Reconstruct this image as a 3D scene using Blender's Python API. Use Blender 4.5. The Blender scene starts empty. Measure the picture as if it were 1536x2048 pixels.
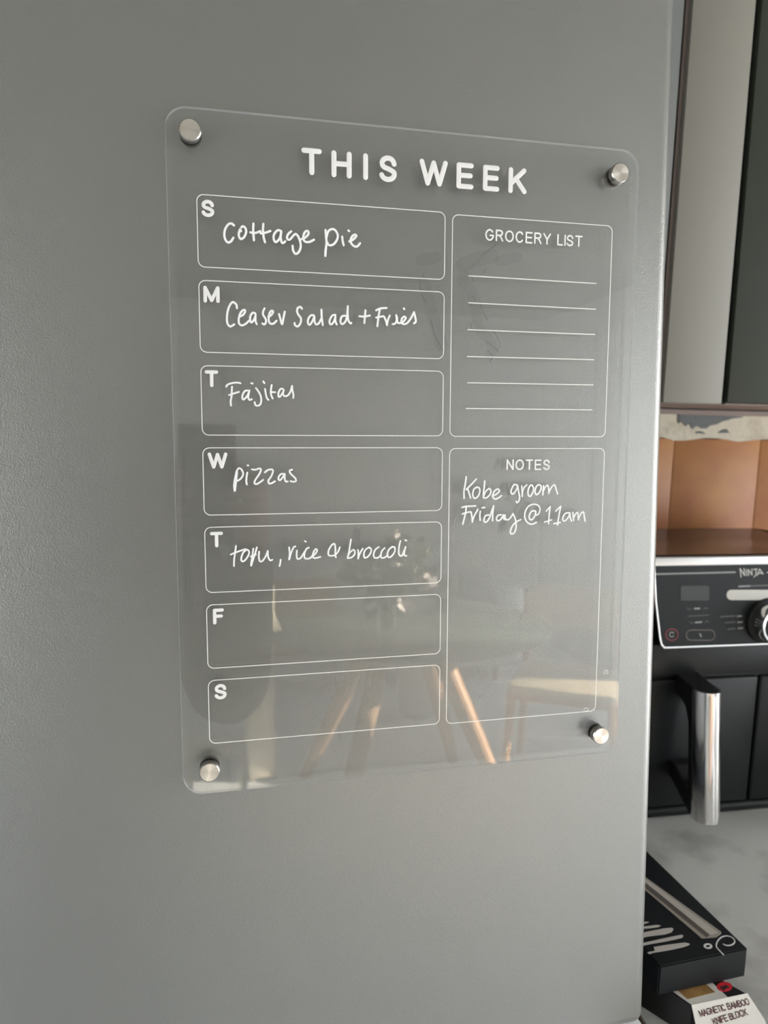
import bpy, bmesh, math, random
from mathutils import Matrix, Vector
random.seed(7)
S = bpy.context.scene
C = S.collection

# ------------------------------------------------------------------ camera
F = 1420.0                      # focal length in pixels of the 1536 x 2048 frame
HC = 1.42                       # camera height
RK = [(0.9850661, -0.02214966, -0.17074594),
      (-0.00168175, 0.99040562, -0.13818063),
      (0.1721684, 0.13640421, 0.97557774)]
def kw(v): return Vector((v[0], v[2], -v[1]))       # (right, down, deep) -> world axes
cam_d = bpy.data.cameras.new('camera'); cam = bpy.data.objects.new('camera', cam_d); C.objects.link(cam)
cam_d.sensor_fit = 'VERTICAL'; cam_d.sensor_height = 36; cam_d.sensor_width = 27
cam_d.lens = F / 2048 * 36; cam_d.clip_start = 0.001; cam_d.clip_end = 60
cam_d.dof.use_dof = True; cam_d.dof.focus_distance = 0.47; cam_d.dof.aperture_fstop = 9.0
_r, _u, _b = kw(RK[0]), -kw(RK[1]), -kw(RK[2])
cam.matrix_world = Matrix(((_r.x, _u.x, _b.x, 0), (_r.y, _u.y, _b.y, 0), (_r.z, _u.z, _b.z, HC), (0, 0, 0, 1)))
S.camera = cam
CAM = Vector((0, 0, HC))

# ------------------------------------------------------------------ world, sun, exposure
S.view_settings.view_transform = 'Standard'; S.view_settings.look = 'None'
S.view_settings.gamma = 1; S.view_settings.use_curve_mapping = False
S.view_settings.exposure = 0.28
wd = bpy.data.worlds.new('daylight'); S.world = wd; wd.use_nodes = True
bg = wd.node_tree.nodes['Background']
bg.inputs['Color'].default_value = (0.72, 0.83, 1.0, 1); bg.inputs['Strength'].default_value = 1.5
sun_d = bpy.data.lights.new('sun', 'SUN'); sun_d.energy = 48; sun_d.angle = 0.012; sun_d.color = (1, 0.84, 0.66)
sun = bpy.data.objects.new('sun', sun_d); C.objects.link(sun)
SUN_DIR = Vector((-1, -0.35, -0.45)).normalized()
sun.rotation_euler = (-SUN_DIR).to_track_quat('Z', 'Y').to_euler(); sun.location = (6, 3, 5)
WIN_RIGHT, FILL_LEFT, FILL_REAR = 9.2, 5.0, 4.2    # brightness of the lit panes; left and rear ones are added fill light

def cray(px, py):
    a = ((px - 768) / F, (py - 1024) / F, 1.0)
    return kw([sum(RK[r][c] * a[r] for r in range(3)) for c in range(3)])
def at_y(px, py, y):            # point of the plane Y = y behind a spot measured in the photograph
    d = cray(px, py); return CAM + d * (y / d.y)
def at_z(px, py, z):
    d = cray(px, py); return CAM + d * ((z - HC) / d.z)

# board frame: x right, y deep, z up, origin at the board's top left front corner
MB = [(0.99891823, 0.01353223, -0.04448878), (-0.01198433, 0.99931974, 0.03487747), (0.04493049, -0.03430657, 0.99840088)]
TB = (-0.05399347, -0.17449105, 0.4537184)
ex = kw([MB[r][0] for r in range(3)]); ed = kw([MB[r][1] for r in range(3)]); en = kw([MB[r][2] for r in range(3)])
ob_ = CAM + kw(TB)
FB = Matrix(((ex.x, en.x, -ed.x, ob_.x), (ex.y, en.y, -ed.y, ob_.y), (ex.z, en.z, -ed.z, ob_.z), (0, 0, 0, 1)))
FBI = FB.inverted()
def on_board(px, py, depth=0.0):   # board-frame (x, z) on the plane y = depth
    o = FBI @ CAM; d = FBI.to_3x3() @ cray(px, py)
    p = o + d * ((depth - o.y) / d.y)
    return (p.x, p.z)

# ------------------------------------------------------------------ materials
def mat(name, col, rough=0.5, metal=0.0, bump=None, var=None, spec=None, coat=0.0, emit=None, alpha=None, trans=0.0):
    """bump=(scale, strength, distance); var=(colour2, scale, low, high)"""
    m = bpy.data.materials.new(name); m.use_nodes = True
    nt = m.node_tree; b = nt.nodes['Principled BSDF']
    b.inputs['Base Color'].default_value = (*col, 1); b.inputs['Roughness'].default_value = rough
    b.inputs['Metallic'].default_value = metal
    if spec is not None: b.inputs['Specular IOR Level'].default_value = spec
    b.inputs['Coat Weight'].default_value = coat
    b.inputs['Transmission Weight'].default_value = trans
    if emit: b.inputs['Emission Color'].default_value = (*emit[0], 1); b.inputs['Emission Strength'].default_value = emit[1]
    if alpha is not None: b.inputs['Alpha'].default_value = alpha
    tc = nt.nodes.new('ShaderNodeTexCoord')
    if var:
        n = nt.nodes.new('ShaderNodeTexNoise'); n.inputs['Scale'].default_value = var[1]; n.inputs['Detail'].default_value = 5
        nt.links.new(tc.outputs['Object'], n.inputs['Vector'])
        r = nt.nodes.new('ShaderNodeMapRange'); r.inputs['From Min'].default_value = var[2]; r.inputs['From Max'].default_value = var[3]
        nt.links.new(n.outputs['Fac'], r.inputs['Value'])
        x = nt.nodes.new('ShaderNodeMix'); x.data_type = 'RGBA'
        x.inputs['A'].default_value = (*col, 1); x.inputs['B'].default_value = (*var[0], 1)
        nt.links.new(r.outputs['Result'], x.inputs['Factor']); nt.links.new(x.outputs['Result'], b.inputs['Base Color'])
    if bump:
        n = nt.nodes.new('ShaderNodeTexNoise'); n.inputs['Scale'].default_value = bump[0]; n.inputs['Detail'].default_value = 2
        nt.links.new(tc.outputs['Object'], n.inputs['Vector'])
        bp = nt.nodes.new('ShaderNodeBump'); bp.inputs['Strength'].default_value = bump[1]; bp.inputs['Distance'].default_value = bump[2]
        nt.links.new(n.outputs['Fac'], bp.inputs['Height']); nt.links.new(bp.outputs['Normal'], b.inputs['Normal'])
    return m

def clear_sheet(name, tint, gloss=1.0, haze=0.0):
    """a clear plastic or glass face: lets light straight through, mirrors by Fresnel on both sides"""
    m = bpy.data.materials.new(name); m.use_nodes = True; nt = m.node_tree; nt.nodes.clear()
    out = nt.nodes.new('ShaderNodeOutputMaterial'); tr = nt.nodes.new('ShaderNodeBsdfTransparent'); gl = nt.nodes.new('ShaderNodeBsdfGlossy')
    tr.inputs['Color'].default_value = (*tint, 1); gl.inputs['Roughness'].default_value = 0.0
    gl.inputs['Color'].default_value = (gloss, gloss, gloss, 1)
    fr = nt.nodes.new('ShaderNodeFresnel'); geo = nt.nodes.new('ShaderNodeNewGeometry'); mr = nt.nodes.new('ShaderNodeMapRange')
    mr.inputs['To Min'].default_value = 1.49; mr.inputs['To Max'].default_value = 1 / 1.49
    nt.links.new(geo.outputs['Backfacing'], mr.inputs['Value']); nt.links.new(mr.outputs['Result'], fr.inputs['IOR'])
    mx = nt.nodes.new('ShaderNodeMixShader'); nt.links.new(fr.outputs['Fac'], mx.inputs['Fac'])
    nt.links.new(tr.outputs[0], mx.inputs[1]); nt.links.new(gl.outputs[0], mx.inputs[2])
    last = mx
    if haze > 0:
        df = nt.nodes.new('ShaderNodeBsdfDiffuse'); df.inputs['Color'].default_value = (0.9, 0.92, 0.92, 1)
        m2 = nt.nodes.new('ShaderNodeMixShader'); m2.inputs['Fac'].default_value = haze
        nt.links.new(mx.outputs[0], m2.inputs[1]); nt.links.new(df.outputs[0], m2.inputs[2]); last = m2
    nt.links.new(last.outputs[0], out.inputs['Surface'])
    return m

def brushed_cap(name):
    """face of a turned metal stud: conic sheen put into the colour as wedges round its centre"""
    m = mat(name, (0.80, 0.74, 0.66), 0.33, 1.0); nt = m.node_tree; b = nt.nodes['Principled BSDF']
    tc = nt.nodes.new('ShaderNodeTexCoord'); sp = nt.nodes.new('ShaderNodeSeparateXYZ')
    nt.links.new(tc.outputs['Object'], sp.inputs[0])
    at = nt.nodes.new('ShaderNodeMath'); at.operation = 'ARCTAN2'
    nt.links.new(sp.outputs['Z'], at.inputs[0]); nt.links.new(sp.outputs['X'], at.inputs[1])
    n = nt.nodes.new('ShaderNodeTexNoise'); n.noise_dimensions = '1D'; n.inputs['Scale'].default_value = 5
    nt.links.new(at.outputs[0], n.inputs['W'])
    x = nt.nodes.new('ShaderNodeMix'); x.data_type = 'RGBA'
    x.inputs['A'].default_value = (0.62, 0.56, 0.49, 1); x.inputs['B'].default_value = (0.95, 0.90, 0.82, 1)  # light and dark wedges paint the conic sheen into the metal colour
    nt.links.new(n.outputs['Fac'], x.inputs['Factor']); nt.links.new(x.outputs['Result'], b.inputs['Base Color'])
    tg = nt.nodes.new('ShaderNodeTangent'); tg.direction_type = 'RADIAL'; tg.axis = 'Y'
    b.inputs['Anisotropic'].default_value = 0.7; nt.links.new(tg.outputs[0], b.inputs['Tangent'])
    return m

M = {}
M['door'] = mat('silver_painted_steel', (0.325, 0.325, 0.305), 0.38, 0.74, bump=(1300, 0.35, 0.0005))
M['fridge_side'] = mat('grey_painted_steel', (0.30, 0.30, 0.30), 0.5, 0.3)
M['gasket'] = mat('dark_rubber', (0.03, 0.03, 0.03), 0.7)
M['door_lip'] = mat('white_plastic_lip', (0.85, 0.86, 0.86), 0.3)
M['sheet'] = clear_sheet('clear_acrylic', (0.985, 0.985, 0.985))
M['sheet_edge'] = clear_sheet('polished_acrylic_edge', (0.93, 0.95, 0.95), haze=0.30)
M['print'] = mat('white_print', (0.90, 0.88, 0.84), 0.5)
M['line'] = mat('white_line_print', (0.95, 0.93, 0.88), 0.5)
M['ink'] = mat('white_marker_ink', (0.97, 0.97, 0.95), 0.55)
M['smear'] = mat('dried_smear', (0.10, 0.10, 0.10), 0.6, alpha=0.20)
M['smudge'] = mat('faint_smudge', (0.10, 0.10, 0.10), 0.6, alpha=0.05)
M['cap'] = brushed_cap('brushed_steel_cap')
M['stud'] = mat('steel', (0.42, 0.40, 0.37), 0.25, 1.0)
M['ring'] = mat('black_rubber_washer', (0.01, 0.01, 0.01), 0.5)
M['wall'] = mat('painted_plaster', (0.80, 0.78, 0.73), 0.8, bump=(60, 0.1, 0.002))
M['kwall'] = mat('pale_grey_plaster', (0.50, 0.50, 0.49), 0.8)
M['ceil'] = mat('white_ceiling_paint', (0.36, 0.35, 0.32), 0.9)
M['floor'] = mat('pale_grey_floor_tile', (0.80, 0.84, 0.89), 0.42, var=((0.72, 0.77, 0.83), 3, 0.35, 0.65))
M['floor_joint'] = mat('grey_floor_grout', (0.30, 0.31, 0.33), 0.8)
M['tile'] = mat('copper_glazed_tile', (0.43, 0.175, 0.08), 0.42, 0.0, bump=(25, 0.25, 0.003), spec=0.3, var=((0.56, 0.27, 0.095), 9, 0.36, 0.66))
M['grout'] = mat('warm_grout', (0.60, 0.36, 0.20), 0.8)
M['plaster'] = mat('cream_bare_plaster', (0.80, 0.74, 0.60), 0.8, bump=(90, 0.5, 0.004), var=((0.62, 0.55, 0.42), 28, 0.52, 0.70))
M['filler'] = mat('grey_filler_patch', (0.20, 0.215, 0.22), 0.8, bump=(120, 0.4, 0.003))
M['cab_light'] = mat('matt_stone_grey_panel', (0.255, 0.242, 0.205), 0.55)
M['cab_filler'] = mat('cool_grey_panel', (0.17, 0.175, 0.168), 0.55)
M['cab_gap'] = mat('brown_gap_shade', (0.20, 0.16, 0.14), 0.6)
M['cab_side'] = mat('grey_carcass', (0.80, 0.80, 0.79), 0.6)
M['cab_dark'] = mat('dark_green_grey_gloss', (0.042, 0.048, 0.036), 0.35, spec=0.4)
M['black'] = mat('black_gap', (0.004, 0.004, 0.004), 0.8)
M['taupe'] = mat('taupe_board', (0.34, 0.27, 0.24), 0.6)
M['marble'] = mat('pale_marble_worktop', (0.86, 0.86, 0.83), 0.25, var=((0.52, 0.51, 0.485), 10, 0.50, 0.68))
M['slab_edge'] = mat('worktop_edge_band', (0.30, 0.24, 0.18), 0.5)
M['fryer'] = mat('satin_black_plastic', (0.011, 0.013, 0.014), 0.38, spec=0.35)
M['fryer_top'] = mat('glossy_black_lid', (0.02, 0.014, 0.011), 0.22, spec=0.3)
M['fryer_dark'] = mat('dark_recess', (0.003, 0.003, 0.003), 0.6)
M['panel'] = mat('black_control_glass', (0.012, 0.015, 0.016), 0.35, spec=0.22)
M['silver'] = mat('brushed_silver_trim', (0.80, 0.81, 0.82), 0.38, 0.85)
M['chrome'] = mat('polished_chrome', (0.85, 0.84, 0.83), 0.12, 1.0)
M['display'] = mat('grey_display_glass', (0.055, 0.058, 0.060), 0.4, spec=0.3)
M['grey_print'] = mat('grey_panel_print', (0.30, 0.30, 0.29), 0.5)
M['dim_print'] = mat('dim_panel_print', (0.11, 0.11, 0.11), 0.5)
M['white_print'] = mat('pale_panel_print', (0.62, 0.61, 0.56), 0.5)
M['red_print'] = mat('dark_red_print', (0.14, 0.012, 0.02), 0.5)
M['box_black'] = mat('black_card', (0.010, 0.012, 0.014), 0.42, spec=0.3, bump=(200, 0.15, 0.0005))
M['bar_print'] = mat('taupe_bar_print', (0.40, 0.36, 0.31), 0.5)
M['bar_dark'] = mat('brown_bar_print', (0.13, 0.11, 0.095), 0.5)
M['bar_light'] = mat('pale_bar_print', (0.58, 0.54, 0.48), 0.5)
M['blade_print'] = mat('pale_blade_print', (0.62, 0.58, 0.54), 0.5)
M['white_ink'] = mat('white_card_print', (0.78, 0.78, 0.76), 0.5)
M['card'] = mat('cream_white_card', (0.78, 0.75, 0.68), 0.6, bump=(30, 0.15, 0.002))
M['card_black'] = mat('black_card_print', (0.012, 0.012, 0.012), 0.5)
M['bamboo_print'] = mat('bamboo_print', (0.42, 0.25, 0.09), 0.5, var=((0.30, 0.16, 0.05), 60, 0.4, 0.6))
M['red_disc'] = mat('red_disc_print', (0.70, 0.03, 0.045), 0.5)
M['maroon'] = mat('maroon_lettering', (0.085, 0.010, 0.014), 0.5)
M['wood'] = mat('pale_sunlit_oak', (0.56, 0.31, 0.15), 0.45, var=((0.44, 0.22, 0.10), 14, 0.4, 0.65))
M['dwood'] = mat('warm_oak', (0.34, 0.22, 0.14), 0.45)
M['cane'] = mat('woven_cane', (0.62, 0.53, 0.38), 0.6, bump=(300, 0.5, 0.002))
M['glass'] = clear_sheet('clear_glass', (0.95, 0.97, 0.96))
M['leaf'] = mat('dark_green_leaf', (0.035, 0.055, 0.03), 0.5)
M['petal'] = mat('white_petal', (0.75, 0.72, 0.72), 0.6)
M['sofa'] = mat('pale_grey_linen', (0.50, 0.52, 0.55), 0.9, bump=(200, 0.3, 0.002))
M['cream'] = mat('cream_paint', (0.80, 0.74, 0.60), 0.5)
M['steel_leg'] = mat('dull_steel_leg', (0.30, 0.29, 0.28), 0.3, 1.0)
M['jumper'] = mat('dark_mauve_wool', (0.030, 0.018, 0.021), 0.95, bump=(300, 0.5, 0.002))
M['trousers'] = mat('dark_denim', (0.045, 0.05, 0.065), 0.9)
M['skin'] = mat('skin', (0.55, 0.34, 0.25), 0.5)
M['hair'] = mat('dark_brown_hair', (0.05, 0.03, 0.02), 0.6)
M['shoe'] = mat('off_white_canvas', (0.6, 0.58, 0.55), 0.7)
M['phone'] = mat('grey_phone_case', (0.22, 0.22, 0.22), 0.4)
M['eye'] = mat('eye', (0.6, 0.6, 0.6), 0.2)
M['lip'] = mat('lips', (0.42, 0.16, 0.14), 0.5)
M['white_frame'] = mat('white_window_frame', (0.75, 0.75, 0.74), 0.4)
def lit_pane(name, col, s): return mat(name, (0.8, 0.8, 0.8), 0.3, emit=(col, s))

# ------------------------------------------------------------------ helpers
def box(bm, x0, x1, y0, y1, z0, z1, bevel=0.0, seg=2):
    b2 = bmesh.new()
    vs = [b2.verts.new((x, y, z)) for x in (x0, x1) for y in (y0, y1) for z in (z0, z1)]
    for f in ((0, 1, 3, 2), (4, 6, 7, 5), (0, 4, 5, 1), (2, 3, 7, 6), (0, 2, 6, 4), (1, 5, 7, 3)):
        b2.faces.new([vs[i] for i in f])
    bmesh.ops.recalc_face_normals(b2, faces=b2.faces)
    if bevel: bmesh.ops.bevel(b2, geom=b2.edges[:], offset=bevel, segments=seg, affect='EDGES', profile=0.5, clamp_overlap=True)
    tmp = bpy.data.meshes.new('t'); b2.to_mesh(tmp); b2.free(); bm.from_mesh(tmp); bpy.data.meshes.remove(tmp)
def ring_tube(bm, pts, radii, n=10, cap=True):
    """round tube through pts; radii may be one number or one per point"""
    pts = [Vector(p) for p in pts]
    if not hasattr(radii, '__len__'): radii = [radii] * len(pts)
    prev = None; rings = []
    for i, p in enumerate(pts):
        t = (pts[min(i + 1, len(pts) - 1)] - pts[max(i - 1, 0)]).normalized()
        if prev is None:
            a = Vector((0, 0, 1)) if abs(t.z) < 0.9 else Vector((1, 0, 0))
            u = t.cross(a).normalized()
        else:
            u = (prev - t * prev.dot(t)).normalized()
        prev = u; v = t.cross(u)
        rings.append([bm.verts.new(p + (u * math.cos(k * 2 * math.pi / n) + v * math.sin(k * 2 * math.pi / n)) * radii[i]) for k in range(n)])
    for a, b in zip(rings, rings[1:]):
        for k in range(n): bm.faces.new((a[k], a[(k + 1) % n], b[(k + 1) % n], b[k]))
    if cap: bm.faces.new(rings[0][::-1]); bm.faces.new(rings[-1])
def lathe(bm, prof, centre=(0, 0, 0), axis='z', n=32):
    """prof = [(radius, height)]"""
    rings = []
    for r, h in prof:
        ring = []
        for k in range(n):
            a = 2 * math.pi * k / n
            q = (r * math.cos(a), r * math.sin(a), h) if axis == 'z' else (r * math.cos(a), h, r * math.sin(a))
            ring.append(bm.verts.new((centre[0] + q[0], centre[1] + q[1], centre[2] + q[2])))
        rings.append(ring)
    for a, b in zip(rings, rings[1:]):
        for k in range(n): bm.faces.new((a[k], a[(k + 1) % n], b[(k + 1) % n], b[k]))
    if prof[0][0] > 1e-6: bm.faces.new(rings[0][::-1])
    if prof[-1][0] > 1e-6: bm.faces.new(rings[-1])
def prism(bm, poly, off):
    """closed slab: poly (list of 3D points) extruded by the vector off"""
    a = [bm.verts.new(Vector(p)) for p in poly]; b = [bm.verts.new(Vector(p) + Vector(off)) for p in poly]
    fs = [bm.faces.new(a), bm.faces.new(b[::-1])]
    n = len(a)
    for k in range(n): fs.append(bm.faces.new((a[k], b[k], b[(k + 1) % n], a[(k + 1) % n])))
    bmesh.ops.recalc_face_normals(bm, faces=fs)
def rrect(x0, x1, z0, z1, r, n=8):
    pts = []
    for cx, cz, a0 in ((x1 - r, z1 - r, 0), (x0 + r, z1 - r, 90), (x0 + r, z0 + r, 180), (x1 - r, z0 + r, 270)):
        for k in range(n + 1):
            a = math.radians(a0 + 90 * k / n); pts.append((cx + r * math.cos(a), cz + r * math.sin(a)))
    return pts
def obj(name, bm, m, parent=None, smooth=False, label=None, recalc=True):
    if recalc: bmesh.ops.recalc_face_normals(bm, faces=bm.faces)
    me = bpy.data.meshes.new(name); bm.to_mesh(me); bm.free()
    for k in (m if isinstance(m, (list, tuple)) else [m]): me.materials.append(k)
    if smooth:
        for p in me.polygons: p.use_smooth = True
        try: me.set_sharp_from_angle(angle=math.radians(40))
        except Exception: pass
    o = bpy.data.objects.new(name, me); C.objects.link(o)
    if parent: o.parent = parent
    if label: o['label'] = label
    return o
def thing(name, label, cat, matrix=None, loc=None, group=None):
    o = bpy.data.objects.new(name, None); C.objects.link(o); o.empty_display_size = 0.05
    if matrix is not None: o.matrix_world = matrix
    if loc is not None: o.location = loc
    o['label'] = label; o['category'] = cat
    if group: o['group'] = group
    return o
def struct(name, bm, m, parent=None, smooth=False, label=None):
    o = obj(name, bm, m, parent, smooth)
    if parent is None:
        o['kind'] = 'structure'
        if label: o['label'] = label
    return o
def nb(): return bmesh.new()
def part_box(name, m, parent, x0, x1, y0, y1, z0, z1, bevel=0.0, seg=2, label=None):
    bm = nb(); box(bm, x0, x1, y0, y1, z0, z1, bevel, seg); return obj(name, bm, m, parent, smooth=bevel > 0, label=label)

# strokes: raised ribbons on a plane given by origin-free map P(u, v) -> Vector and outward normal N
def smooth_path(pts, sub=5):
    if len(pts) < 3: return [Vector(p) for p in pts]
    P = [Vector(p) for p in pts]; out = []
    for i in range(len(P) - 1):
        p0 = P[i - 1] if i else P[0] * 2 - P[1]
        p1, p2 = P[i], P[i + 1]
        p3 = P[i + 2] if i + 2 < len(P) else P[-1] * 2 - P[-2]
        for k in range(sub):
            t = k / sub
            out.append(0.5 * ((2 * p1) + (p2 - p0) * t + (2 * p0 - 5 * p1 + 4 * p2 - p3) * t * t + (3 * p1 - p0 - 3 * p2 + p3) * t ** 3))
    out.append(P[-1]); return out
def stroke(bm, pts3, N, w, h=None, smooth=True, flat_ends=False):
    """dome-topped ribbon with round ends; pts3 are 3D points on a plane of normal N, w = width"""
    N = Vector(N).normalized(); h = h or w * 0.12
    P = smooth_path(pts3) if smooth else [Vector(p) for p in pts3]
    Q = [P[0]]
    for p in P[1:]:
        if (p - Q[-1]).length > w * 0.05: Q.append(p)
    P = Q
    if len(P) == 1: P = [P[0] - Vector((w * 0.05, 0, 0)), P[0] + Vector((w * 0.05, 0, 0))]
    r = w / 2; pre = []; post = []
    t0 = (P[0] - P[1]).normalized(); t1 = (P[-1] - P[-2]).normalized()
    if not flat_ends:
        for a in (85, 60, 35, 15):
            pre.append((P[0] + t0 * r * math.sin(math.radians(a)), math.cos(math.radians(a))))
        for a in (15, 35, 60, 85):
            post.append((P[-1] + t1 * r * math.sin(math.radians(a)), math.cos(math.radians(a))))
    seq = pre + [(p, 1.0) for p in P] + post
    prof = ((-1, 0), (-0.8, 0.75), (0, 1), (0.8, 0.75), (1, 0)); rows = []
    for i, (p, s) in enumerate(seq):
        a = seq[max(i - 1, 0)][0]; b = seq[min(i + 1, len(seq) - 1)][0]
        t = (b - a).normalized(); u = t.cross(N).normalized()
        rows.append([bm.verts.new(p + u * (q[0] * r * s) + N * (q[1] * h * max(s, .3))) for q in prof])
    for a, b in zip(rows, rows[1:]):
        for k in range(4): bm.faces.new((a[k], a[k + 1], b[k + 1], b[k]))
    bm.faces.new(rows[0]); bm.faces.new(rows[-1][::-1])

def arc(cx, cy, rx, ry, a0, a1, n=10):
    return [(cx + rx * math.cos(math.radians(a0 + (a1 - a0) * k / n)), cy + ry * math.sin(math.radians(a0 + (a1 - a0) * k / n))) for k in range(n + 1)]
# stroke alphabet in a unit cell (x 0..1, y 0 bottom .. 1 top); 'w' width relative to cap height
G = {
 'T': (.72, [[(0, 1), (1, 1)], [(.5, 1), (.5, 0)]]),
 'H': (.72, [[(0, 1), (0, 0)], [(1, 1), (1, 0)], [(0, .52), (1, .52)]]),
 'I': (.02, [[(.5, 1), (.5, 0)]]),
 'S': (.68, [[(.96, .74)] + arc(.5, .745, .44, .255, 20, 180, 9) + [(.12, .62), (.3, .545), (.62, .475), (.88, .385)] + arc(.5, .265, .48, .265, 15, -165, 10)]),
 'W': (1.02, [[(0, 1), (.25, 0)], [(.25, 0), (.5, .97)], [(.5, .97), (.75, 0)], [(.75, 0), (1, 1)]]),
 'E': (.66, [[(0, 1), (0, 0)], [(0, 1), (1, 1)], [(0, .52), (.93, .52)], [(0, 0), (1, 0)]]),
 'K': (.70, [[(0, 1), (0, 0)], [(.95, 1), (.04, .36)], [(.36, .6), (1, 0)]]),
 'M': (.82, [[(0, 0), (0, 1)], [(0, 1), (.5, .05)], [(.5, .05), (1, 1)], [(1, 1), (1, 0)]]),
 'F': (.60, [[(0, 1), (0, 0)], [(0, 1), (1, 1)], [(0, .52), (.86, .52)]]),
 'G': (.80, [arc(.5, .5, .5, .5, 40, 335, 18) + [(1, .46)], [(1, .46), (.56, .46)]]),
 'R': (.70, [[(0, 0), (0, 1)], [(0, 1), (.58, 1)] , arc(.58, .76, .36, .24, 90, -90, 8), [(.58, .52), (0, .52)], [(.5, .5), (.74, .33), (1, 0)]]),
 'O': (.82, [arc(.5, .5, .5, .5, 90, 450, 24)]),
 'C': (.78, [arc(.5, .5, .5, .5, 38, 322, 18)]),
 'Y': (.72, [[(0, 1), (.5, .45)], [(1, 1), (.5, .45)], [(.5, .45), (.5, 0)]]),
 'L': (.56, [[(0, 1), (0, 0)], [(0, 0), (1, 0)]]),
 'N': (.70, [[(0, 0), (0, 1)], [(0, 1), (1, 0)], [(1, 0), (1, 1)]]),
 'A': (.78, [[(0, 0), (.5, 1)], [(.5, 1), (1, 0)], [(.2, .34), (.8, .34)]]),
 'B': (.66, [[(0, 0), (0, 1)], [(0, 1), (.6, 1)], arc(.6, .76, .3, .24, 90, -90, 8), [(.6, .52), (0, .52)], arc(.62, .26, .36, .26, 90, -90, 8), [(.62, 0), (0, 0)]]),
 'J': (.5, [[(1, 1), (1, .25)] + arc(.5, .25, .5, .25, 0, -180, 8)]),
 ' ': (.30, []),
}
def glyph(bm, ch, x0, x1, y0, y1, P, N, w, h=None):
    """draws ch with stroke centres in x0..x1 (left..right) and y0..y1 (bottom..top)"""
    for s in G[ch][1]:
        pts = [P(x0 + (x1 - x0) * a, y0 + (y1 - y0) * b) for a, b in s]
        stroke(bm, pts, N, w, h, smooth=len(pts) > 2)

# ------------------------------------------------------------------ room shell
XL, XR, YB, YW, ZC = -1.9, 2.6, -4.2, 1.10, 2.5
bm = nb(); box(bm, XL - .1, XR + .1, YB - .1, YW + .1, -.12, -.006); floor = struct('floor', bm, M['floor_joint'])
tl = None
for i in range(9):
    for j in range(11):
        x0, y0 = XL + .5 * i, YW - .5 * (j + 1)
        if y0 < YB - .3: continue
        if tl is None:
            bm = nb(); box(bm, .002, .498, .002, .498, -.006, 0, .001, 1); tl = obj('floor_tile', bm, M['floor'], floor); tl.location = (x0, y0, 0)
        else:
            t = tl.copy(); C.objects.link(t); t.location = (x0, y0, 0)
bm = nb(); box(bm, XL - .1, XR + .1, YB - .1, YW + .1, ZC, ZC + .1); struct('ceiling', bm, M['ceil'])
bm = nb(); box(bm, XL - .1, XR + .1, YW, YW + .1, 0, ZC); wall_back = struct('wall_front', bm, M['kwall'])
def wall_with_holes(name, axis, c0, c1, a0, a1, holes):
    """wall slab between c0..c1 across, a0..a1 along; holes = [(lo, hi, z0, z1)]"""
    bm = nb()
    def bx(p, q, z0, z1):
        if q - p < 1e-4 or z1 - z0 < 1e-4: return
        if axis == 'x': box(bm, p, q, c0, c1, z0, z1)
        else: box(bm, c0, c1, p, q, z0, z1)
    cur = a0
    for lo, hi, z0, z1 in sorted(holes):
        bx(cur, lo, 0, ZC); bx(lo, hi, 0, z0); bx(lo, hi, z1, ZC); cur = hi
    bx(cur, a1, 0, ZC)
    return struct(name, bm, M['wall'])
wall_with_holes('wall_back', 'x', YB - .1, YB, XL - .1, XR + .1, [])
wall_with_holes('wall_left', 'y', XL - .1, XL, YB, YW, [(-2.3, -.9, .3, 1.9)])
wall_with_holes('wall_right', 'y', XR, XR + .1, YB, YW, [(-3.0, -1.9, .1, 2.15), (-.60, .30, .1, 2.15), (-1.45, -.80, .35, 2.15)])
def window(n, axis, c, lo, hi, z0, z1, pane_mat, bars=1):
    w = bpy.data.objects.new('window_%d' % n, None); C.objects.link(w); w['kind'] = 'structure'
    def pb(nm, m, p, q, r, s, d0=-.03, d1=.03):
        bm = nb()
        if axis == 'x': box(bm, p, q, c + d0, c + d1, r, s)
        else: box(bm, c + d0, c + d1, p, q, r, s)
        return obj(nm, bm, m, w)
    f = .05
    pb('frame_rail', M['white_frame'], lo, hi, z0, z0 + f); pb('frame_rail', M['white_frame'], lo, hi, z1 - f, z1)
    pb('frame_stile', M['white_frame'], lo, lo + f, z0 + f, z1 - f); pb('frame_stile', M['white_frame'], hi - f, hi, z0 + f, z1 - f)
    edges = [lo + f + (hi - lo - 2 * f) * k / (bars + 1) for k in range(bars + 2)]
    for k in range(bars + 1):
        if pane_mat: pb('pane', pane_mat, edges[k] + .015, edges[k + 1] - .015, z0 + f, z1 - f, -.004, .004)
        if k: pb('mullion', M['white_frame'], edges[k] - .015, edges[k] + .015, z0 + f, z1 - f)
window(1, 'y', XR + .05, -.60, .30, .1, 2.15, lit_pane('bright_day_pane', (.95, .97, 1.0), WIN_RIGHT))
window(4, 'y', XR + .05, -3.0, -1.9, .1, 2.15, lit_pane('added_rear_pane', (.88, .94, 1), FILL_REAR))  # unseen window, added to brighten the dining end and the door's right side
window(2, 'y', XR + .05, -1.45, -.80, .35, 2.15, M['glass'], 0)
window(3, 'y', XL - .05, -2.3, -.9, .3, 1.9, lit_pane('added_side_pane', (.93, .96, 1), FILL_LEFT), 2)  # unseen left window, added as fill for the lettering and dining end

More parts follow.
